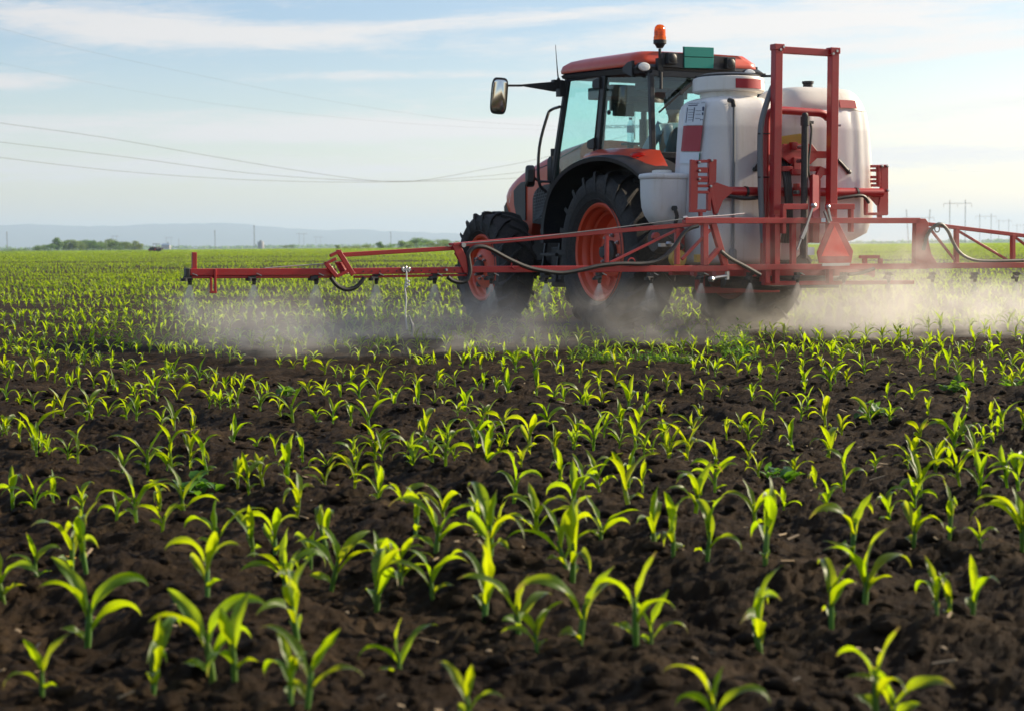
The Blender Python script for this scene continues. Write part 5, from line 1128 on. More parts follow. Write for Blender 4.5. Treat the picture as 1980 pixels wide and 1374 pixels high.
# far canopy, where plants close up into one green surface
V_, F_ = [], []
nK = 60000; yy = np.sqrt(rng.uniform(420. ** 2, 1300. ** 2, nK)); xx = rng.uniform(-1, 1, nK) * .30 * yy; az_ = rng.uniform(0, PI, nK); hh = rng.uniform(.12, .26, nK); ww = rng.uniform(.3, .8, nK)
for dz in (0, 1.4):
    ca, sa = np.cos(az_ + dz) * ww, np.sin(az_ + dz) * ww
    V_.append(np.stack([np.stack([xx - ca, yy - sa, hh * .3], -1), np.stack([xx + ca, yy + sa, hh * .2], -1), np.stack([xx + ca * .7, yy + sa * .7, hh], -1), np.stack([xx - ca * .6, yy - sa * .6, hh * .85], -1)], 1).reshape(-1, 3))
V_ = np.concatenate(V_); tag(soup('far_crop', V_, np.arange(len(V_)).reshape(-1, 4), M['maize'], False, 4, np.full((len(V_), 2), .4)), kind='stuff')
ys2 = [1250.]
while ys2[-1] < 3400: ys2.append(ys2[-1] * 1.012)
ys2 = np.array(ys2); tt = np.linspace(-1, 1, 260); Xc = tt[None] * (.42 * ys2)[:, None]; Yc = np.repeat(ys2[:, None], len(tt), 1)
Zc = .02 + .17 * rng.random(Xc.shape) + .06 * vnoise(Xc * .05, Yc * .02, 3)
tag(grid_mesh('far_maize', Xc, Yc, Zc, M['maize']), kind='stuff')

# ---- weeds between the rows
def weed(name, x_, y_, r, h, n, seed, leafl, lab, broad):
    rs = random.Random(seed); V_, F_ = [], []; o_ = 0
    for i in range(n):
        a = rs.random() * 6.28; q = r * rs.random() ** .6; z_ = h * (.15 + .85 * rs.random()) * (1 - .5 * q / r); b = (q * math.cos(a), q * math.sin(a), z_)
        l = leafl * rs.uniform(.7, 1.3); v, f = leaf_arrays(rs, b, rs.random() * 6.28, R(rs.uniform(-10, 60)), l, l * broad, R(rs.uniform(10, 60)), 3, 2, rs.gauss(0, .4), .4)
        V_.append(v); F_.append(f + o_); o_ += len(v)
    root = empty(name, (x_, y_, float(gz(np.array([x_]), np.array([y_]))[0])))
    o = soup('foliage', np.concatenate(V_), np.concatenate(F_), M['weed'], True, 4); o.parent = root
    st = MB()
    for i in range(7): a = i * .9; st.tube([(0, 0, -.01), (r * .4 * math.cos(a), r * .4 * math.sin(a), h * .5)], .003, 5)
    st.build('stem', M['stem'], root); tag(root, lab, 'weed', 'green weeds between the maize'); return root
fine = 'feathery green weed tuft between maize plants near the sprayed strip'
for i, (x_, y_, r, h) in enumerate([(.55, 13.67, .13, .14), (.68, 13.4, .10, .1), (1.17, 13.59, .14, .09), (1.3, 13.55, .12, .09), (1.60, 13.66, .12, .2), (1.63, 12.9, .13, .13), (.76, 13.9, .12, .09), (1.05, 13.85, .14, .10), (1.98, 15.8, .12, .22), (1.84, 14.29, .10, .2)]):
    weed('weed', x_, y_, r, h, 150, i, .035, fine, .35)
for i, (x_, y_) in enumerate([(-1.33, 10.69), (1.86, 9.27), (2.95, 10.72), (2.57, 10.48), (1.02, 6.9), (-1.15, 6.6)]):
    weed('weed', x_, y_, .075, .075, 22, 50 + i, .055, 'low broad-leaved weed with rounded leaves beside a maize plant', .75)
# a fallen yellow leaf
ly = empty('fallen_leaf', (-1.22, 5.02, float(gz(np.array([-1.22]), np.array([5.02]))[0]) + .012)); v, f = leaf_arrays(random, (0, 0, .004), 2.7, R(12), .055, .02, R(25), 6, 3, .3, .3)
o = soup('leaf', v, f, M['yellow'], True, 4); o.parent = ly; tag(ly, 'fallen yellow leaf lying on dark soil between maize plants', 'leaf')
# ================================================================== BACKGROUND
def mat_simple(name, a, b, sc_, rough=.9):
    m, nt, out = mat_new(name); p = N(nt, 'ShaderNodeBsdfPrincipled'); f = noise(nt, sc_, 6, .65); nt.links.new(ramp(nt, f, [(.3, a), (.7, b)]), p.inputs['Base Color']); p.inputs['Roughness'].default_value = rough; nt.links.new(p.outputs[0], out.inputs[0]); return m
# hills: a ridge 12 km off
prof = [(-700, 452), (-400, 444), (-150, 440), (0, 437), (60, 433), (120, 436), (180, 438.5), (240, 436), (330, 433.5), (440, 432), (500, 436), (560, 442), (620, 446), (680, 443.5), (760, 448), (830, 450), (900, 453), (1000, 460), (1150, 466), (1400, 468), (2000, 468.5), (2700, 466)]
HD = 12000.
def ridge(px_):
    for (a, b), (c, d) in zip(prof, prof[1:]):
        if a <= px_ <= c: return b + (d - b) * (px_ - a) / (c - a)
    return 470
pxs = np.linspace(-690, 2690, 340); rows_ = []
hy = 475.5 - ROLL * 0
tops = np.array([at(a, ridge(a), HD).z + 10 * (vnoise(np.array([a * .05]), np.array([1.]), 2)[0] - .5) for a in pxs]); hx = np.array([at(a, 470, HD).x for a in pxs])
tops = np.maximum(tops, 3)
fr = np.array([0, .12, .3, .5, .72, .9, 1.0]); hz = np.array([0, .1, .3, .55, .82, .97, 1.0])
Xh = np.repeat(hx[None], len(fr) + 2, 0); Yh = np.array(list(9800 + 2200 * fr) + [12800, 13600])[:, None] + np.zeros((1, len(pxs)))
Zh = np.concatenate([tops[None] * hz[:, None], tops[None] * .8, tops[None] * .2]); Zh += 14 * (vnoise(Xh * .002, Yh * .002, 5) - .5) * np.clip(Zh / 60, 0, 1) * np.array([0, 1, 1, 1, 1, .3, 0, .5, 0])[:, None]
tag(grid_mesh('hills', Xh, Yh, Zh - 1 * 0, mat_simple('wooded_hills', (.03, .05, .02), (.08, .09, .045), .002)), kind='structure')

def leaf_cloud(rs, c, r, n, size):
    V_, F_ = [], []
    for i in range(n):
        d = np.array([rs.gauss(0, 1), rs.gauss(0, 1), rs.gauss(0, 1)]); d /= np.linalg.norm(d) + 1e-6; q = d * np.array(r) * rs.random() ** .38
        a = np.array([rs.gauss(0, 1), rs.gauss(0, 1), rs.gauss(0, 1)]); a /= np.linalg.norm(a); b = np.cross(a, d); b /= np.linalg.norm(b) + 1e-6; s = size * rs.uniform(.6, 1.4); o_ = np.array(c) + q
        V_ += [o_ - a * s - b * s * .6, o_ + a * s - b * s * .6, o_ + a * s + b * s * .6, o_ - a * s + b * s * .6]; F_.append((i * 4, i * 4 + 1, i * 4 + 2, i * 4 + 3))
    return np.array(V_), np.array(F_)
def tree(px_, depth, h, w, seed, mat, lab, tag_group, tall=False):
    rs = random.Random(seed); p = at(px_, 480, depth); root = empty('tree', (p.x, p.y, 0)); V_, F_ = [], []; o_ = 0
    tm = MB(); tm.tube([(0, 0, -.2), (.1, 0, h * .3), (0, .1, h * .7)], [h * .03, h * .022, h * .008], 7)
    for i in range(9):
        a = rs.random() * 6.28; z_ = h * rs.uniform(.28, .85); rr_ = w * .5 * rs.uniform(.2, .75) * (1 - .4 * abs(z_ / h - .5)); c = (rr_ * math.cos(a), rr_ * math.sin(a), z_)
        tm.tube([(0, 0, z_ * .6), c], [h * .012, h * .004], 5)
        v, f = leaf_cloud(rs, c, (w * .27, w * .27, h * .19), 210, h * .028); V_.append(v); F_.append(f + o_); o_ += len(v)
    v, f = leaf_cloud(rs, (0, 0, h * .82), (w * .22, w * .22, h * .18), 140, h * .028); V_.append(v); F_.append(f + o_)
    v2, f2 = leaf_cloud(rs, (0, 0, h * .22), (w * .42, w * .42, h * .2), 200, h * .03); V_.append(v2); F_.append(f2 + o_ + len(v))
    tm.build('trunk', M['bark'], root); o = soup('crown', np.concatenate(V_), np.concatenate(F_), mat, True, 4); o.parent = root
    tag(root, lab, 'tree', tag_group); return root
kk = 3500.
D1 = 800.
for i, (a, top, w, kind) in enumerate([(8, 479, 14, 0), (24, 477, 16, 0), (36, 478, 12, 0), (48, 477, 16, 0), (72, 471, 16, 0), (86, 470, 18, 0), (98, 469, 15, 0), (110, 456, 15, 2), (128, 462, 14, 0), (141, 461, 16, 0), (154, 463, 18, 0), (168, 460, 18, 0), (182, 463, 18, 0), (196, 464, 18, 1), (209, 460, 20, 1), (223, 464, 20, 1), (236, 466, 18, 1), (249, 466, 18, 1), (261, 465, 18, 1), (271, 472, 12, 1)]):
    h = (484 - top) / kk * D1; ww = w * 1.75 / kk * D1
    lab = ('tallest round-topped tree of the grove' if kind == 2 else 'pale green tree at the right end of the grove' if kind else 'dark green tree of the horizon grove' if a > 60 else 'low dark bush left of the grove')
    lab = (['first', 'second', 'third', 'fourth', 'fifth', 'sixth', 'seventh', 'eighth', 'ninth', 'tenth', 'eleventh', 'twelfth', 'thirteenth', 'fourteenth', 'fifteenth', 'sixteenth', 'seventeenth', 'eighteenth', 'nineteenth', 'twentieth'][i] + ' from the left: ' + lab)
    tree(a, D1 + (i % 3) * 15, h, ww, i, M['tree_light'] if kind == 1 else M['tree_leaf'], lab, 'trees of the grove on the horizon')
D2 = 620.
for i, (a, top, w) in enumerate([(553, 475, 10), (566, 474, 12), (652, 473, 7), (672, 475, 16), (690, 474, 18), (712, 472, 20), (735, 466, 9), (752, 470, 20), (776, 465, 12), (790, 466, 14), (806, 460, 20), (826, 461, 22), (846, 463, 22), (864, 463, 18), (884, 466, 18)]):
    dd = D2 if a > 640 else 1400
    tree(a, dd + (i % 4) * 12, (482 - top) / kk * dd, w * 1.9 / kk * dd, 60 + i, M['tree_light'] if top > 470 else M['tree_leaf'], (['first', 'second', 'third', 'fourth', 'fifth', 'sixth', 'seventh', 'eighth', 'ninth', 'tenth', 'eleventh', 'twelfth', 'thirteenth'][i - 2] + ' from the left, bush of the hedgerow on the horizon beside the front wheel') if a > 640 else ('left' if i == 0 else 'right') + ' one of two low bushes on the horizon below the two-legged pylons', 'hedgerow bushes on the horizon')
# far band of woodland beyond the plain
xs = np.linspace(-900, 900, 500); V_, F_ = [], []; rs = random.Random(3); o_ = 0
for i in range(900):
    x_ = rs.uniform(-1150, 1150); y_ = rs.uniform(3000, 3600); h = rs.uniform(3, 6) * (.6 + .9 * float(vnoise(np.array([x_ * .006]), np.array([2.]), 4)[0])); v, f = leaf_cloud(rs, (x_, y_, h * .45), (8, 5, h * .55), 14, 1.5); V_.append(v); F_.append(f + o_); o_ += len(v)
tag(soup('far_woodland', np.concatenate(V_), np.concatenate(F_), M['tree_leaf'], True, 4), kind='stuff')

# ---- pylons
def lattice(m, p, q, w, r, n):
    """a square lattice mast from p to q"""
    p, q = V(p), V(q); d = (q - p); ax = d.normalized(); a = ax.cross(V((0, 1, 0.01))).normalized(); b = ax.cross(a); cs = [(a + b) * w, (a - b) * w, (-a - b) * w, (b - a) * w]
    for c in cs: m.bar(p + c, q + c, r * 1.4, r * 1.4)
    for i in range(n):
        t0, t1 = i / n, (i + 1) / n
        for j in range(4): m.bar(p + d * t0 + cs[j], p + d * t1 + cs[(j + 1) % 4], r, r)
def portal(xc, ytop, ybase, xl, xr, arm_y, ax0, ax1, height, lab, splay=0, thick=1.0):
    d = height * kk / (ybase - ytop); p = at(xc, 480, d); root = empty('pylon', (p.x, p.y, 0)); sc_ = d / kk
    X_ = lambda a: (a - xc) * sc_; za = (ybase - arm_y) * sc_; w = .35 * thick; r = .11 * thick
    for a in (xl, xr):
        m = MB(); s = 1 if a > xc else -1; lattice(m, (X_(a), 0, -.5), (X_(a) + s * splay * sc_, 0, height), w, r, 9); m.build('leg', M['galv'], root, flip=False)
    m = MB(); lattice(m, (X_(ax0), 0, za), (X_(ax1), 0, za), w * 1.1, r, 12); m.build('crossarm', M['galv'], root, flip=False)
    for a in (ax0, xc, ax1): m = MB(); m.tube([(X_(a), 0, za - .3), (X_(a), 0, za - 2.4)], .12, 6); m.build('insulator', M['galv'], root)
    tag(root, lab, 'pylon', 'electricity pylons across the plain'); return root
portal(1774, 404, 470, 1757, 1793, 420, 1744, 1806, 24, 'large two-legged lattice pylon with splayed peaks, first right of the tractor', 5, thick=.55)
portal(1851, 386, 470, 1836, 1866, 393, 1824, 1878, 28, 'tallest pylon on the right, its crossarm above the truss of the boom', thick=.5)
portal(1905, 414, 470, 1894, 1916, 419, 1886, 1926, 26, 'mid-sized pylon right of the tallest one', thick=.5)
portal(1940, 425, 470, 1931, 1950, 428, 1926, 1956, 26, 'small pylon between two others near the right edge', thick=.5)
portal(1973, 434, 470, 1966, 1980, 437, 1958, 1990, 26, 'smallest pylon, cut by the right edge of the picture', thick=.5)
portal(583.5, 453, 482, 579, 588, 454.5, 573, 594, 26, 'two-legged pylon standing left of its twin above the boom tip')
portal(615.5, 458, 480, 611, 620, 459.5, 606, 625, 26, 'shorter twin pylon with two legs above the boom hinge')
portal(326.5, 457.5, 481, 322, 331, 459, 318, 335, 26, 'small pylon beside the distant blue-roofed building')
portal(222.5, 454, 481, 219, 226, 456, 215, 230, 26, 'pylon rising behind the pale trees of the grove')
def mast(px_, ytop, ybase, d, lab, name='mast'):
    p = at(px_, 480, d); h = (ybase - ytop) / kk * d; root = empty(name, (p.x, p.y, 0)); m = MB(); lattice(m, (0, 0, -.5), (0, 0, h), h * .012, h * .006, 14); m.build('lattice_column', M['galv'], root, flip=False)
    m = MB(); m.bar((-h * .05, 0, h * .94), (h * .05, 0, h * .94), h * .012, h * .012); m.build('crossbar', M['galv'], root); tag(root, lab, 'mast'); return root
mast(14, 447, 484, 1500, 'thin grey mast at the left edge of the horizon'); mast(416, 445, 482, 1600, 'slim mast above the left end of the boom'); mast(492, 437, 482, 1900, 'tallest thin mast, beside the grey silo'); mast(756, 447, 478, 1700, 'thin mast above the hedgerow'); mast(346, 462, 482, 1800, 'short thin mast right of the blue building')
# big line whose pylon stands behind the tractor
portal(1228, 195, 476, 1212, 1330, 240, 1170, 1380, 27, 'big lattice pylon seen through the cab side window', -16, .5)
DL = 27 * kk / 281
def wire(pts, d0, d1, lab, rad=.03):
    n_ = len(pts); P_ = []
    for i, (a, b) in enumerate(pts): f = (a + 150) / 1380; P_.append(at(a, b, d0 + (d1 - d0) * f))
    o0 = P_[0].copy(); m = MB(); m.tube([p - o0 for p in P_], rad, 6, smooth=5); o = m.build('power_line', M['conductor'], None, loc=o0); tag(o, lab, 'power line', 'overhead power lines')
wire([(-150, 214), (0, 238), (200, 266), (400, 301), (600, 334), (740, 351), (830, 347), (930, 329), (1040, 308), (1215, 262)], 240, DL, 'uppermost of the three lower power lines sagging behind the tractor')
wire([(-150, 256), (0, 275), (250, 305), (500, 337), (740, 351), (900, 344), (1040, 329), (1228, 300)], 230, DL, 'middle one of the three lower power lines')
wire([(-150, 284), (0, 305), (250, 333), (500, 349), (740, 352.5), (1000, 345), (1228, 330)], 220, DL, 'lowest of the sagging power lines')
wire([(-150, 12), (0, 55), (160, 97), (400, 149), (600, 189), (780, 218), (950, 238), (1215, 250)], 240, DL, 'highest faint power line crossing the upper left sky', .011)
wire([(-150, 92), (0, 122), (200, 165), (400, 199), (600, 222), (800, 240), (1000, 250), (1215, 256)], 240, DL, 'faint power line below the highest one', .009)
# silo tower and blue building
p = at(504.5, 480, 1700); t_ = empty('silo', (p.x, p.y, 0)); s_ = 1700 / kk
m = MB(); m.lathe([(0, -1), (3.0, -1), (3.0, 12 * s_), (2.6, 14 * s_ * .98), (0, 14 * s_)], (0, 0, 0), 'z', 16); m.build('tower', M['concrete'], t_); m = MB(); m.box((0, 0, 15 * s_), (2.2, 2.2, 2 * s_)); m.build('top_house', M['concrete'], t_); tag(t_, 'small grey silo tower on the horizon beside the tallest mast', 'silo')
p = at(321, 480, 1900); t_ = empty('building', (p.x, p.y, 0)); s_ = 1900 / kk
m = MB(); m.box((0, 0, 4 * s_), (16 * s_, 8, 8.5 * s_)); m.build('wall', M['concrete'], t_); m = MB(); m.loft([[(-8.5 * s_, -4.5, 8.2 * s_), (8.5 * s_, -4.5, 8.2 * s_), (8.5 * s_, 4.5, 8.2 * s_), (-8.5 * s_, 4.5, 8.2 * s_)], [(-6 * s_, -.3, 11 * s_), (6 * s_, -.3, 11 * s_), (6 * s_, .3, 11 * s_), (-6 * s_, .3, 11 * s_)]]); m.build('roof', M['bluewall'], t_)
m = MB(); m.tube([(4 * s_, 0, 8 * s_), (4 * s_, 0, 14 * s_)], .7, 8); m.build('chimney', M['concrete'], t_); tag(t_, 'small pale building with a blue roof behind the distant tractor', 'building')
# second tractor far out in the crop
DT = 470.; p = at(304, 482, DT); ft = empty('distant_tractor', (p.x, p.y, 0)); ft.rotation_euler.z = R(62); ft.scale = (.8,) * 3; tag(ft, 'tiny distant tractor with an open cab frame working on the horizon', 'tractor')
m = MB()
for sx in (-.85, .85):
    for yy_, r_ in ((0, .8), (2.4, .55)): w_ = MB(); w_.lathe([(r_ * .5, -.2), (r_ * .95, -.22), (r_, -.15), (r_, .15), (r_ * .95, .22), (r_ * .5, .2)], (0, 0, 0), 'x', 20, closed=True); wo = w_.build('wheel', M['rubber'], ft, loc=(sx, yy_, r_)); r2 = MB(); r2.lathe([(0, -.12), (r_ * .5, -.12), (r_ * .5, .12), (0, .12)], (0, 0, 0), 'x', 16); r2.build('rim', M['rim'], wo)
m.loft([[(-.4, 1.2, 1.0), (.4, 1.2, 1.0), (.4, 1.2, 1.75), (-.4, 1.2, 1.75)], [(-.36, 3.0, 1.0), (.36, 3.0, 1.0), (.36, 3.0, 1.5), (-.36, 3.0, 1.5)]]); m.build('hood', M['cast'], ft, .05)
m = MB(); m.box((0, 1, .85), (.6, 3.6, .4)); m.build('chassis', M['cast'], ft)
m = MB()
for sx in (-.65, .65):
    for yy_ in (-.4, 1.1): m.bar((sx, yy_, 1.2), (sx * .95, yy_, 2.55), .09, .09, up=(0, 1, 0))
m.box((0, .35, 2.6), (1.5, 1.8, .16)); m.box((0, .3, 1.25), (1.3, 1.5, .4)); m.build('cab', M['black'], ft, .03)
m = MB(); m.box((0, -2.2, 1.35), (5.0, .5, .12)); m.box((0, -1.5, .9), (1.2, .9, .6)); m.build('implement', M['cast'], ft, .03)

# ================================================================== SPRAY
def vol_mat(name, build, step):
    m, nt, out = mat_new(name); vs = N(nt, 'ShaderNodeVolumePrincipled'); vs.inputs['Color'].default_value = (.96, .94, .90, 1); vs.inputs['Anisotropy'].default_value = .3
    nt.links.new(build(nt), vs.inputs['Density']); nt.links.new(vs.outputs[0], out.inputs['Volume'])
    try: m.cycles.volume_step_rate = step
    except Exception: pass
    return m
def mth(nt, op, a, b=None, clamp=False):
    n = N(nt, 'ShaderNodeMath', operation=op, use_clamp=clamp)
    for i, v in enumerate((a, b)):
        if v is None: continue
        if isinstance(v, (int, float)): n.inputs[i].default_value = v
        else: nt.links.new(v, n.inputs[i])
    return n.outputs[0]
def xyz(nt):
    tc = N(nt, 'ShaderNodeTexCoord'); s = N(nt, 'ShaderNodeSeparateXYZ'); nt.links.new(tc.outputs['Object'], s.inputs[0]); return s.outputs
def mrange(nt, v, a, b, c, d, smooth=True):
    n = N(nt, 'ShaderNodeMapRange'); n.interpolation_type = 'SMOOTHSTEP' if smooth else 'LINEAR'
    for i, q in ((1, a), (2, b), (3, c), (4, d)): n.inputs[i].default_value = q
    nt.links.new(v, n.inputs[0]); return n.outputs[0]
def jet_density(nt):
    x, y, z = xyz(nt); d = mth(nt, 'MULTIPLY', z, -1.0)
    fall = mth(nt, 'DIVIDE', JET_D, mth(nt, 'ADD', 1.0, mth(nt, 'POWER', mth(nt, 'DIVIDE', mth(nt, 'MAXIMUM', d, .001), .034), 1.95)))
    u = mth(nt, 'DIVIDE', mth(nt, 'ABSOLUTE', x), mth(nt, 'ADD', .012, mth(nt, 'MULTIPLY', d, .50))); edge = mrange(nt, u, .55, 1.0, 1, 0)
    end = mrange(nt, d, .12, .36, 1, 0); n1 = noise(nt, 26, 3, .6, stretch=(1, 1, .35)); nn = mrange(nt, n1, .3, .7, .35, 1.5)
    return mth(nt, 'MULTIPLY', mth(nt, 'MULTIPLY', fall, edge), mth(nt, 'MULTIPLY', end, nn))
JET_D = 66.0
jm = vol_mat('spray_droplets', jet_density, .25)
rings = []
for d in (0, .05, .15, .3, .42): 
    w, t_ = .014 + .56 * d, .010 + .14 * d; rings.append([(-w, -t_, -d), (w, -t_, -d), (w, t_, -d), (-w, t_, -d)])
jmb = MB(); jmb.loft(rings)
jet0 = None
NTH = ['first'] + [q + ' from the left' for q in 'second third fourth fifth sixth seventh eighth ninth tenth eleventh twelfth thirteenth fourteenth fifteenth sixteenth seventeenth eighteenth nineteenth twentieth twenty-first'.split()]
for k, pz in enumerate(NOZ):
    base = pz + V((0, 0, -.11)); w = TM @ base
    if jet0 is None: jet0 = jmb.build('spray_jet', jm); o = jet0
    else: o = jet0.copy(); col.objects.link(o)
    o.matrix_world = Matrix.Translation(w) @ MR.to_4x4() @ Matrix.Rotation(R(4), 4, 'Y')
    tag(o, f'white fan of fine spray under the {NTH[k]} nozzle of the boom' if k else 'white fan of fine spray under the tip nozzle at the left end of the boom', 'spray', 'spray jets under the boom')
def mist_density(nt):
    x, y, z = xyz(nt)
    big = noise(nt, .75, 3, .55, stretch=(1, 1, 1.5)); fine = noise(nt, 3.2, 5, .65, dist=.8, stretch=(1, 1, 1.3))
    n_ = mth(nt, 'MULTIPLY', mrange(nt, big, .38, .62, .05, 1.35), mrange(nt, fine, .36, .68, .12, 1.6))
    hgt = mrange(nt, z, .05, .62, 1.0, 0.0); front = mrange(nt, y, -3.5, -2.5, 0, 1); back = mrange(nt, y, -.6, .8, 1, 0); le = mrange(nt, x, -5.9, -4.9, 0, 1)
    low = mth(nt, 'MULTIPLY', mth(nt, 'MULTIPLY', hgt, front), mth(nt, 'MULTIPLY', back, le))
    rt = mrange(nt, x, .1, 1.8, .85, 1.3)
    # drifting puff round the middle of the machine
    def sq(v, c, s): return mth(nt, 'POWER', mth(nt, 'DIVIDE', mth(nt, 'SUBTRACT', v, c), s), 2.0)
    r2 = mth(nt, 'ADD', mth(nt, 'ADD', sq(x, .25, 1.0), sq(y, -2.45, .45)), sq(z, .45, .62)); puff = mth(nt, 'MULTIPLY', mth(nt, 'EXPONENT', mth(nt, 'MULTIPLY', r2, -1.0)), PUFF)
    puff = mth(nt, 'MULTIPLY', puff, mrange(nt, z, .55, 1.30, 1, 0)); puff = mth(nt, 'MULTIPLY', puff, mrange(nt, y, -3.7, -2.9, 0, 1))
    return mth(nt, 'MULTIPLY', mth(nt, 'ADD', mth(nt, 'MULTIPLY', mth(nt, 'MULTIPLY', low, rt), MIST), puff), n_)
MIST, PUFF = .43, 1.2
mm_ = vol_mat('spray_mist_air', mist_density, .12)
b = MB(); b.box((.35, -1.45, .72), (12.9, 4.9, 1.40)); mist = b.build('spray_mist', mm_); mist.matrix_world = TM; tag(mist, kind='stuff')

# ================================================================== AIR, SKY, SUN
HAZE = 1.4e-4
m, nt, out = mat_new('pale_air'); vs = N(nt, 'ShaderNodeVolumePrincipled'); vs.inputs['Color'].default_value = (.62, .80, 1, 1); vs.inputs['Density'].default_value = HAZE; vs.inputs['Anisotropy'].default_value = .2; nt.links.new(vs.outputs[0], out.inputs['Volume'])
b = MB(); b.box((0, 7500, 109.5), (30000, 17400, 221)); hz_ = b.build('haze', m); tag(hz_, kind='stuff')

SUN_EL, SUN_AZ = R(26), R(67)      # azimuth clockwise from the viewing direction
sd = V((math.sin(SUN_AZ) * math.cos(SUN_EL), math.cos(SUN_AZ) * math.cos(SUN_EL), math.sin(SUN_EL)))
ld = bpy.data.lights.new('sun', 'SUN'); ld.energy = 5.0; ld.angle = R(.53); ld.color = (1.0, .84, .62)
lo = bpy.data.objects.new('sun', ld); col.objects.link(lo); lo.rotation_euler = sd.to_track_quat('Z', 'Y').to_euler(); lo.location = (0, 0, 50)
w = bpy.data.worlds.new('World'); sc.world = w; w.use_nodes = True; nt = w.node_tree
for n in list(nt.nodes): nt.nodes.remove(n)
out = N(nt, 'ShaderNodeOutputWorld'); bg = N(nt, 'ShaderNodeBackground'); bg.inputs[1].default_value = .092
sky = N(nt, 'ShaderNodeTexSky', sky_type='NISHITA'); sky.sun_disc = False; sky.sun_elevation = SUN_EL; sky.sun_rotation = SUN_AZ; sky.air_density = 1.0; sky.dust_density = .6; sky.ozone_density = 1.0
tc = N(nt, 'ShaderNodeTexCoord'); sp_ = N(nt, 'ShaderNodeSeparateXYZ'); nt.links.new(tc.outputs['Generated'], sp_.inputs[0])
az = mth(nt, 'ARCTAN2', sp_.outputs[0], sp_.outputs[1]); el = mth(nt, 'ARCSINE', sp_.outputs[2])
cb = N(nt, 'ShaderNodeCombineXYZ'); nt.links.new(mth(nt, 'MULTIPLY', az, 9.0), cb.inputs[0])
elw = mth(nt, 'ADD', mth(nt, 'MULTIPLY', el, 75.0), mth(nt, 'MULTIPLY', az, -1.5)); nt.links.new(elw, cb.inputs[1])
def wn(scale, det, ro, di, loc):
    mp = N(nt, 'ShaderNodeMapping'); mp.inputs[1].default_value = loc; nt.links.new(cb.outputs[0], mp.inputs[0]); n_ = N(nt, 'ShaderNodeTexNoise', i_Scale=scale, i_Detail=det, i_Roughness=ro, i_Distortion=di); nt.links.new(mp.outputs[0], n_.inputs['Vector']); return n_.outputs['Fac']
n1 = wn(.55, 8, .58, .9, (3, 1, 0)); n2 = wn(2.2, 7, .62, 1.2, (9, 4, 0)); n3 = wn(7.5, 6, .65, 1.6, (2, 8, 0))
def blob(px_, py_, sx, sy, tilt_=0.):
    a0, e0 = (px_ - 990) / 3500, (475 - py_ - (px_ - 990) * .008) / 3500
    da = mth(nt, 'SUBTRACT', az, a0); de = mth(nt, 'SUBTRACT', mth(nt, 'SUBTRACT', el, e0), mth(nt, 'MULTIPLY', da, tilt_))
    r2 = mth(nt, 'ADD', mth(nt, 'POWER', mth(nt, 'DIVIDE', da, sx / 3500), 2.0), mth(nt, 'POWER', mth(nt, 'DIVIDE', de, sy / 3500), 2.0))
    return mth(nt, 'EXPONENT', mth(nt, 'MULTIPLY', r2, -1.0))
acc = None
for q in ((150, 58, 330, 40, -.08), (560, 82, 360, 26, -.02), (1000, 40, 420, 17, .06), (1700, 40, 420, 36, .05), (1400, 62, 260, 24, .05), (60, 172, 130, 16, .0), (820, -6, 330, 14, .0), (560, 262, 500, 16, .03), (1150, 250, 420, 18, .0), (1850, 215, 330, 16, .08), (400, 330, 700, 34, 0), (1800, 120, 200, 9, .1), (1750, 95, 420, 26, .06), (250, 245, 520, 24, .02), (1750, 310, 420, 30, 0), (760, 150, 260, 10, .02), (1250, 160, 300, 14, .03)):
    b_ = blob(*q); acc = b_ if acc is None else mth(nt, 'ADD', acc, b_)
low = mrange(nt, el, .0, .05, .45, 0)
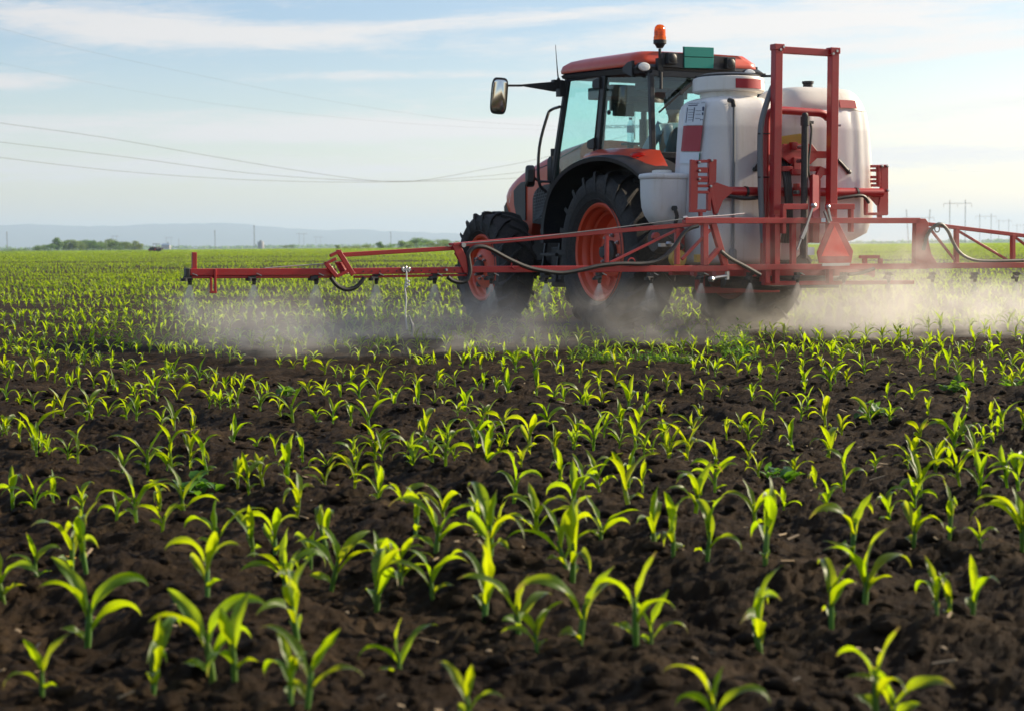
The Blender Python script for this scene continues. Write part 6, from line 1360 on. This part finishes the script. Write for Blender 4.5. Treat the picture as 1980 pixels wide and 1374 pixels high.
dens = mth(nt, 'ADD', mth(nt, 'MULTIPLY', mth(nt, 'SUBTRACT', n3, .5), .75), mth(nt, 'ADD', mth(nt, 'MULTIPLY', mth(nt, 'SUBTRACT', n1, .5), 2.0), mth(nt, 'ADD', mth(nt, 'MULTIPLY', mth(nt, 'SUBTRACT', n2, .5), 1.3), mth(nt, 'MULTIPLY', acc, .85))))
high = mrange(nt, el, .14, .5, 0, .25)
cov = mrange(nt, mth(nt, 'ADD', dens, high), .02, 1.12, 0, .95)
cm = N(nt, 'ShaderNodeMix', data_type='RGBA'); nt.links.new(cov, cm.inputs[0]); tint = N(nt, 'ShaderNodeMix', data_type='RGBA', blend_type='MULTIPLY'); tint.inputs[0].default_value = 1; nt.links.new(sky.outputs[0], tint.inputs[6]); nt.links.new(ramp(nt, el, [(.0, (1.13, 1.06, 1.04)), (.05, (1.04, 1.0, 1.03)), (.12, (.81, .865, .985)), (.4, (.78, .86, 1.0))]), tint.inputs[7]); wm = N(nt, 'ShaderNodeMix', data_type='RGBA', blend_type='MULTIPLY'); wm.inputs[0].default_value = 1; nt.links.new(tint.outputs[2], wm.inputs[6]); nt.links.new(ramp(nt, mrange(nt, az, -.15, .55, 0, 1), [(0, (1, 1, 1)), (1, (1.42, 1.22, 1.02))]), wm.inputs[7]); nt.links.new(wm.outputs[2], cm.inputs[6])
glow = mrange(nt, az, -.3, 1.0, 0.0, 1.0, False)
cc = N(nt, 'ShaderNodeMix', data_type='RGBA'); nt.links.new(glow, cc.inputs[0]); cc.inputs[6].default_value = (5.5, 5.35, 5.3, 1); cc.inputs[7].default_value = (8.6, 8.0, 7.4, 1); nt.links.new(cc.outputs[2], cm.inputs[7])
nt.links.new(cm.outputs[2], bg.inputs[0]); nt.links.new(bg.outputs[0], out.inputs[0])

sc.view_settings.view_transform = 'Standard'; sc.view_settings.look = 'None'; sc.view_settings.exposure = .72; sc.view_settings.gamma = 1; sc.view_settings.use_curve_mapping = False
c = sc.cycles; c.max_bounces = 7; c.diffuse_bounces = 3; c.glossy_bounces = 3; c.transmission_bounces = 6; c.transparent_max_bounces = 10; c.volume_bounces = 2; c.caustics_reflective = False; c.caustics_refractive = False; c.use_denoising = True; c.sample_clamp_indirect = 6
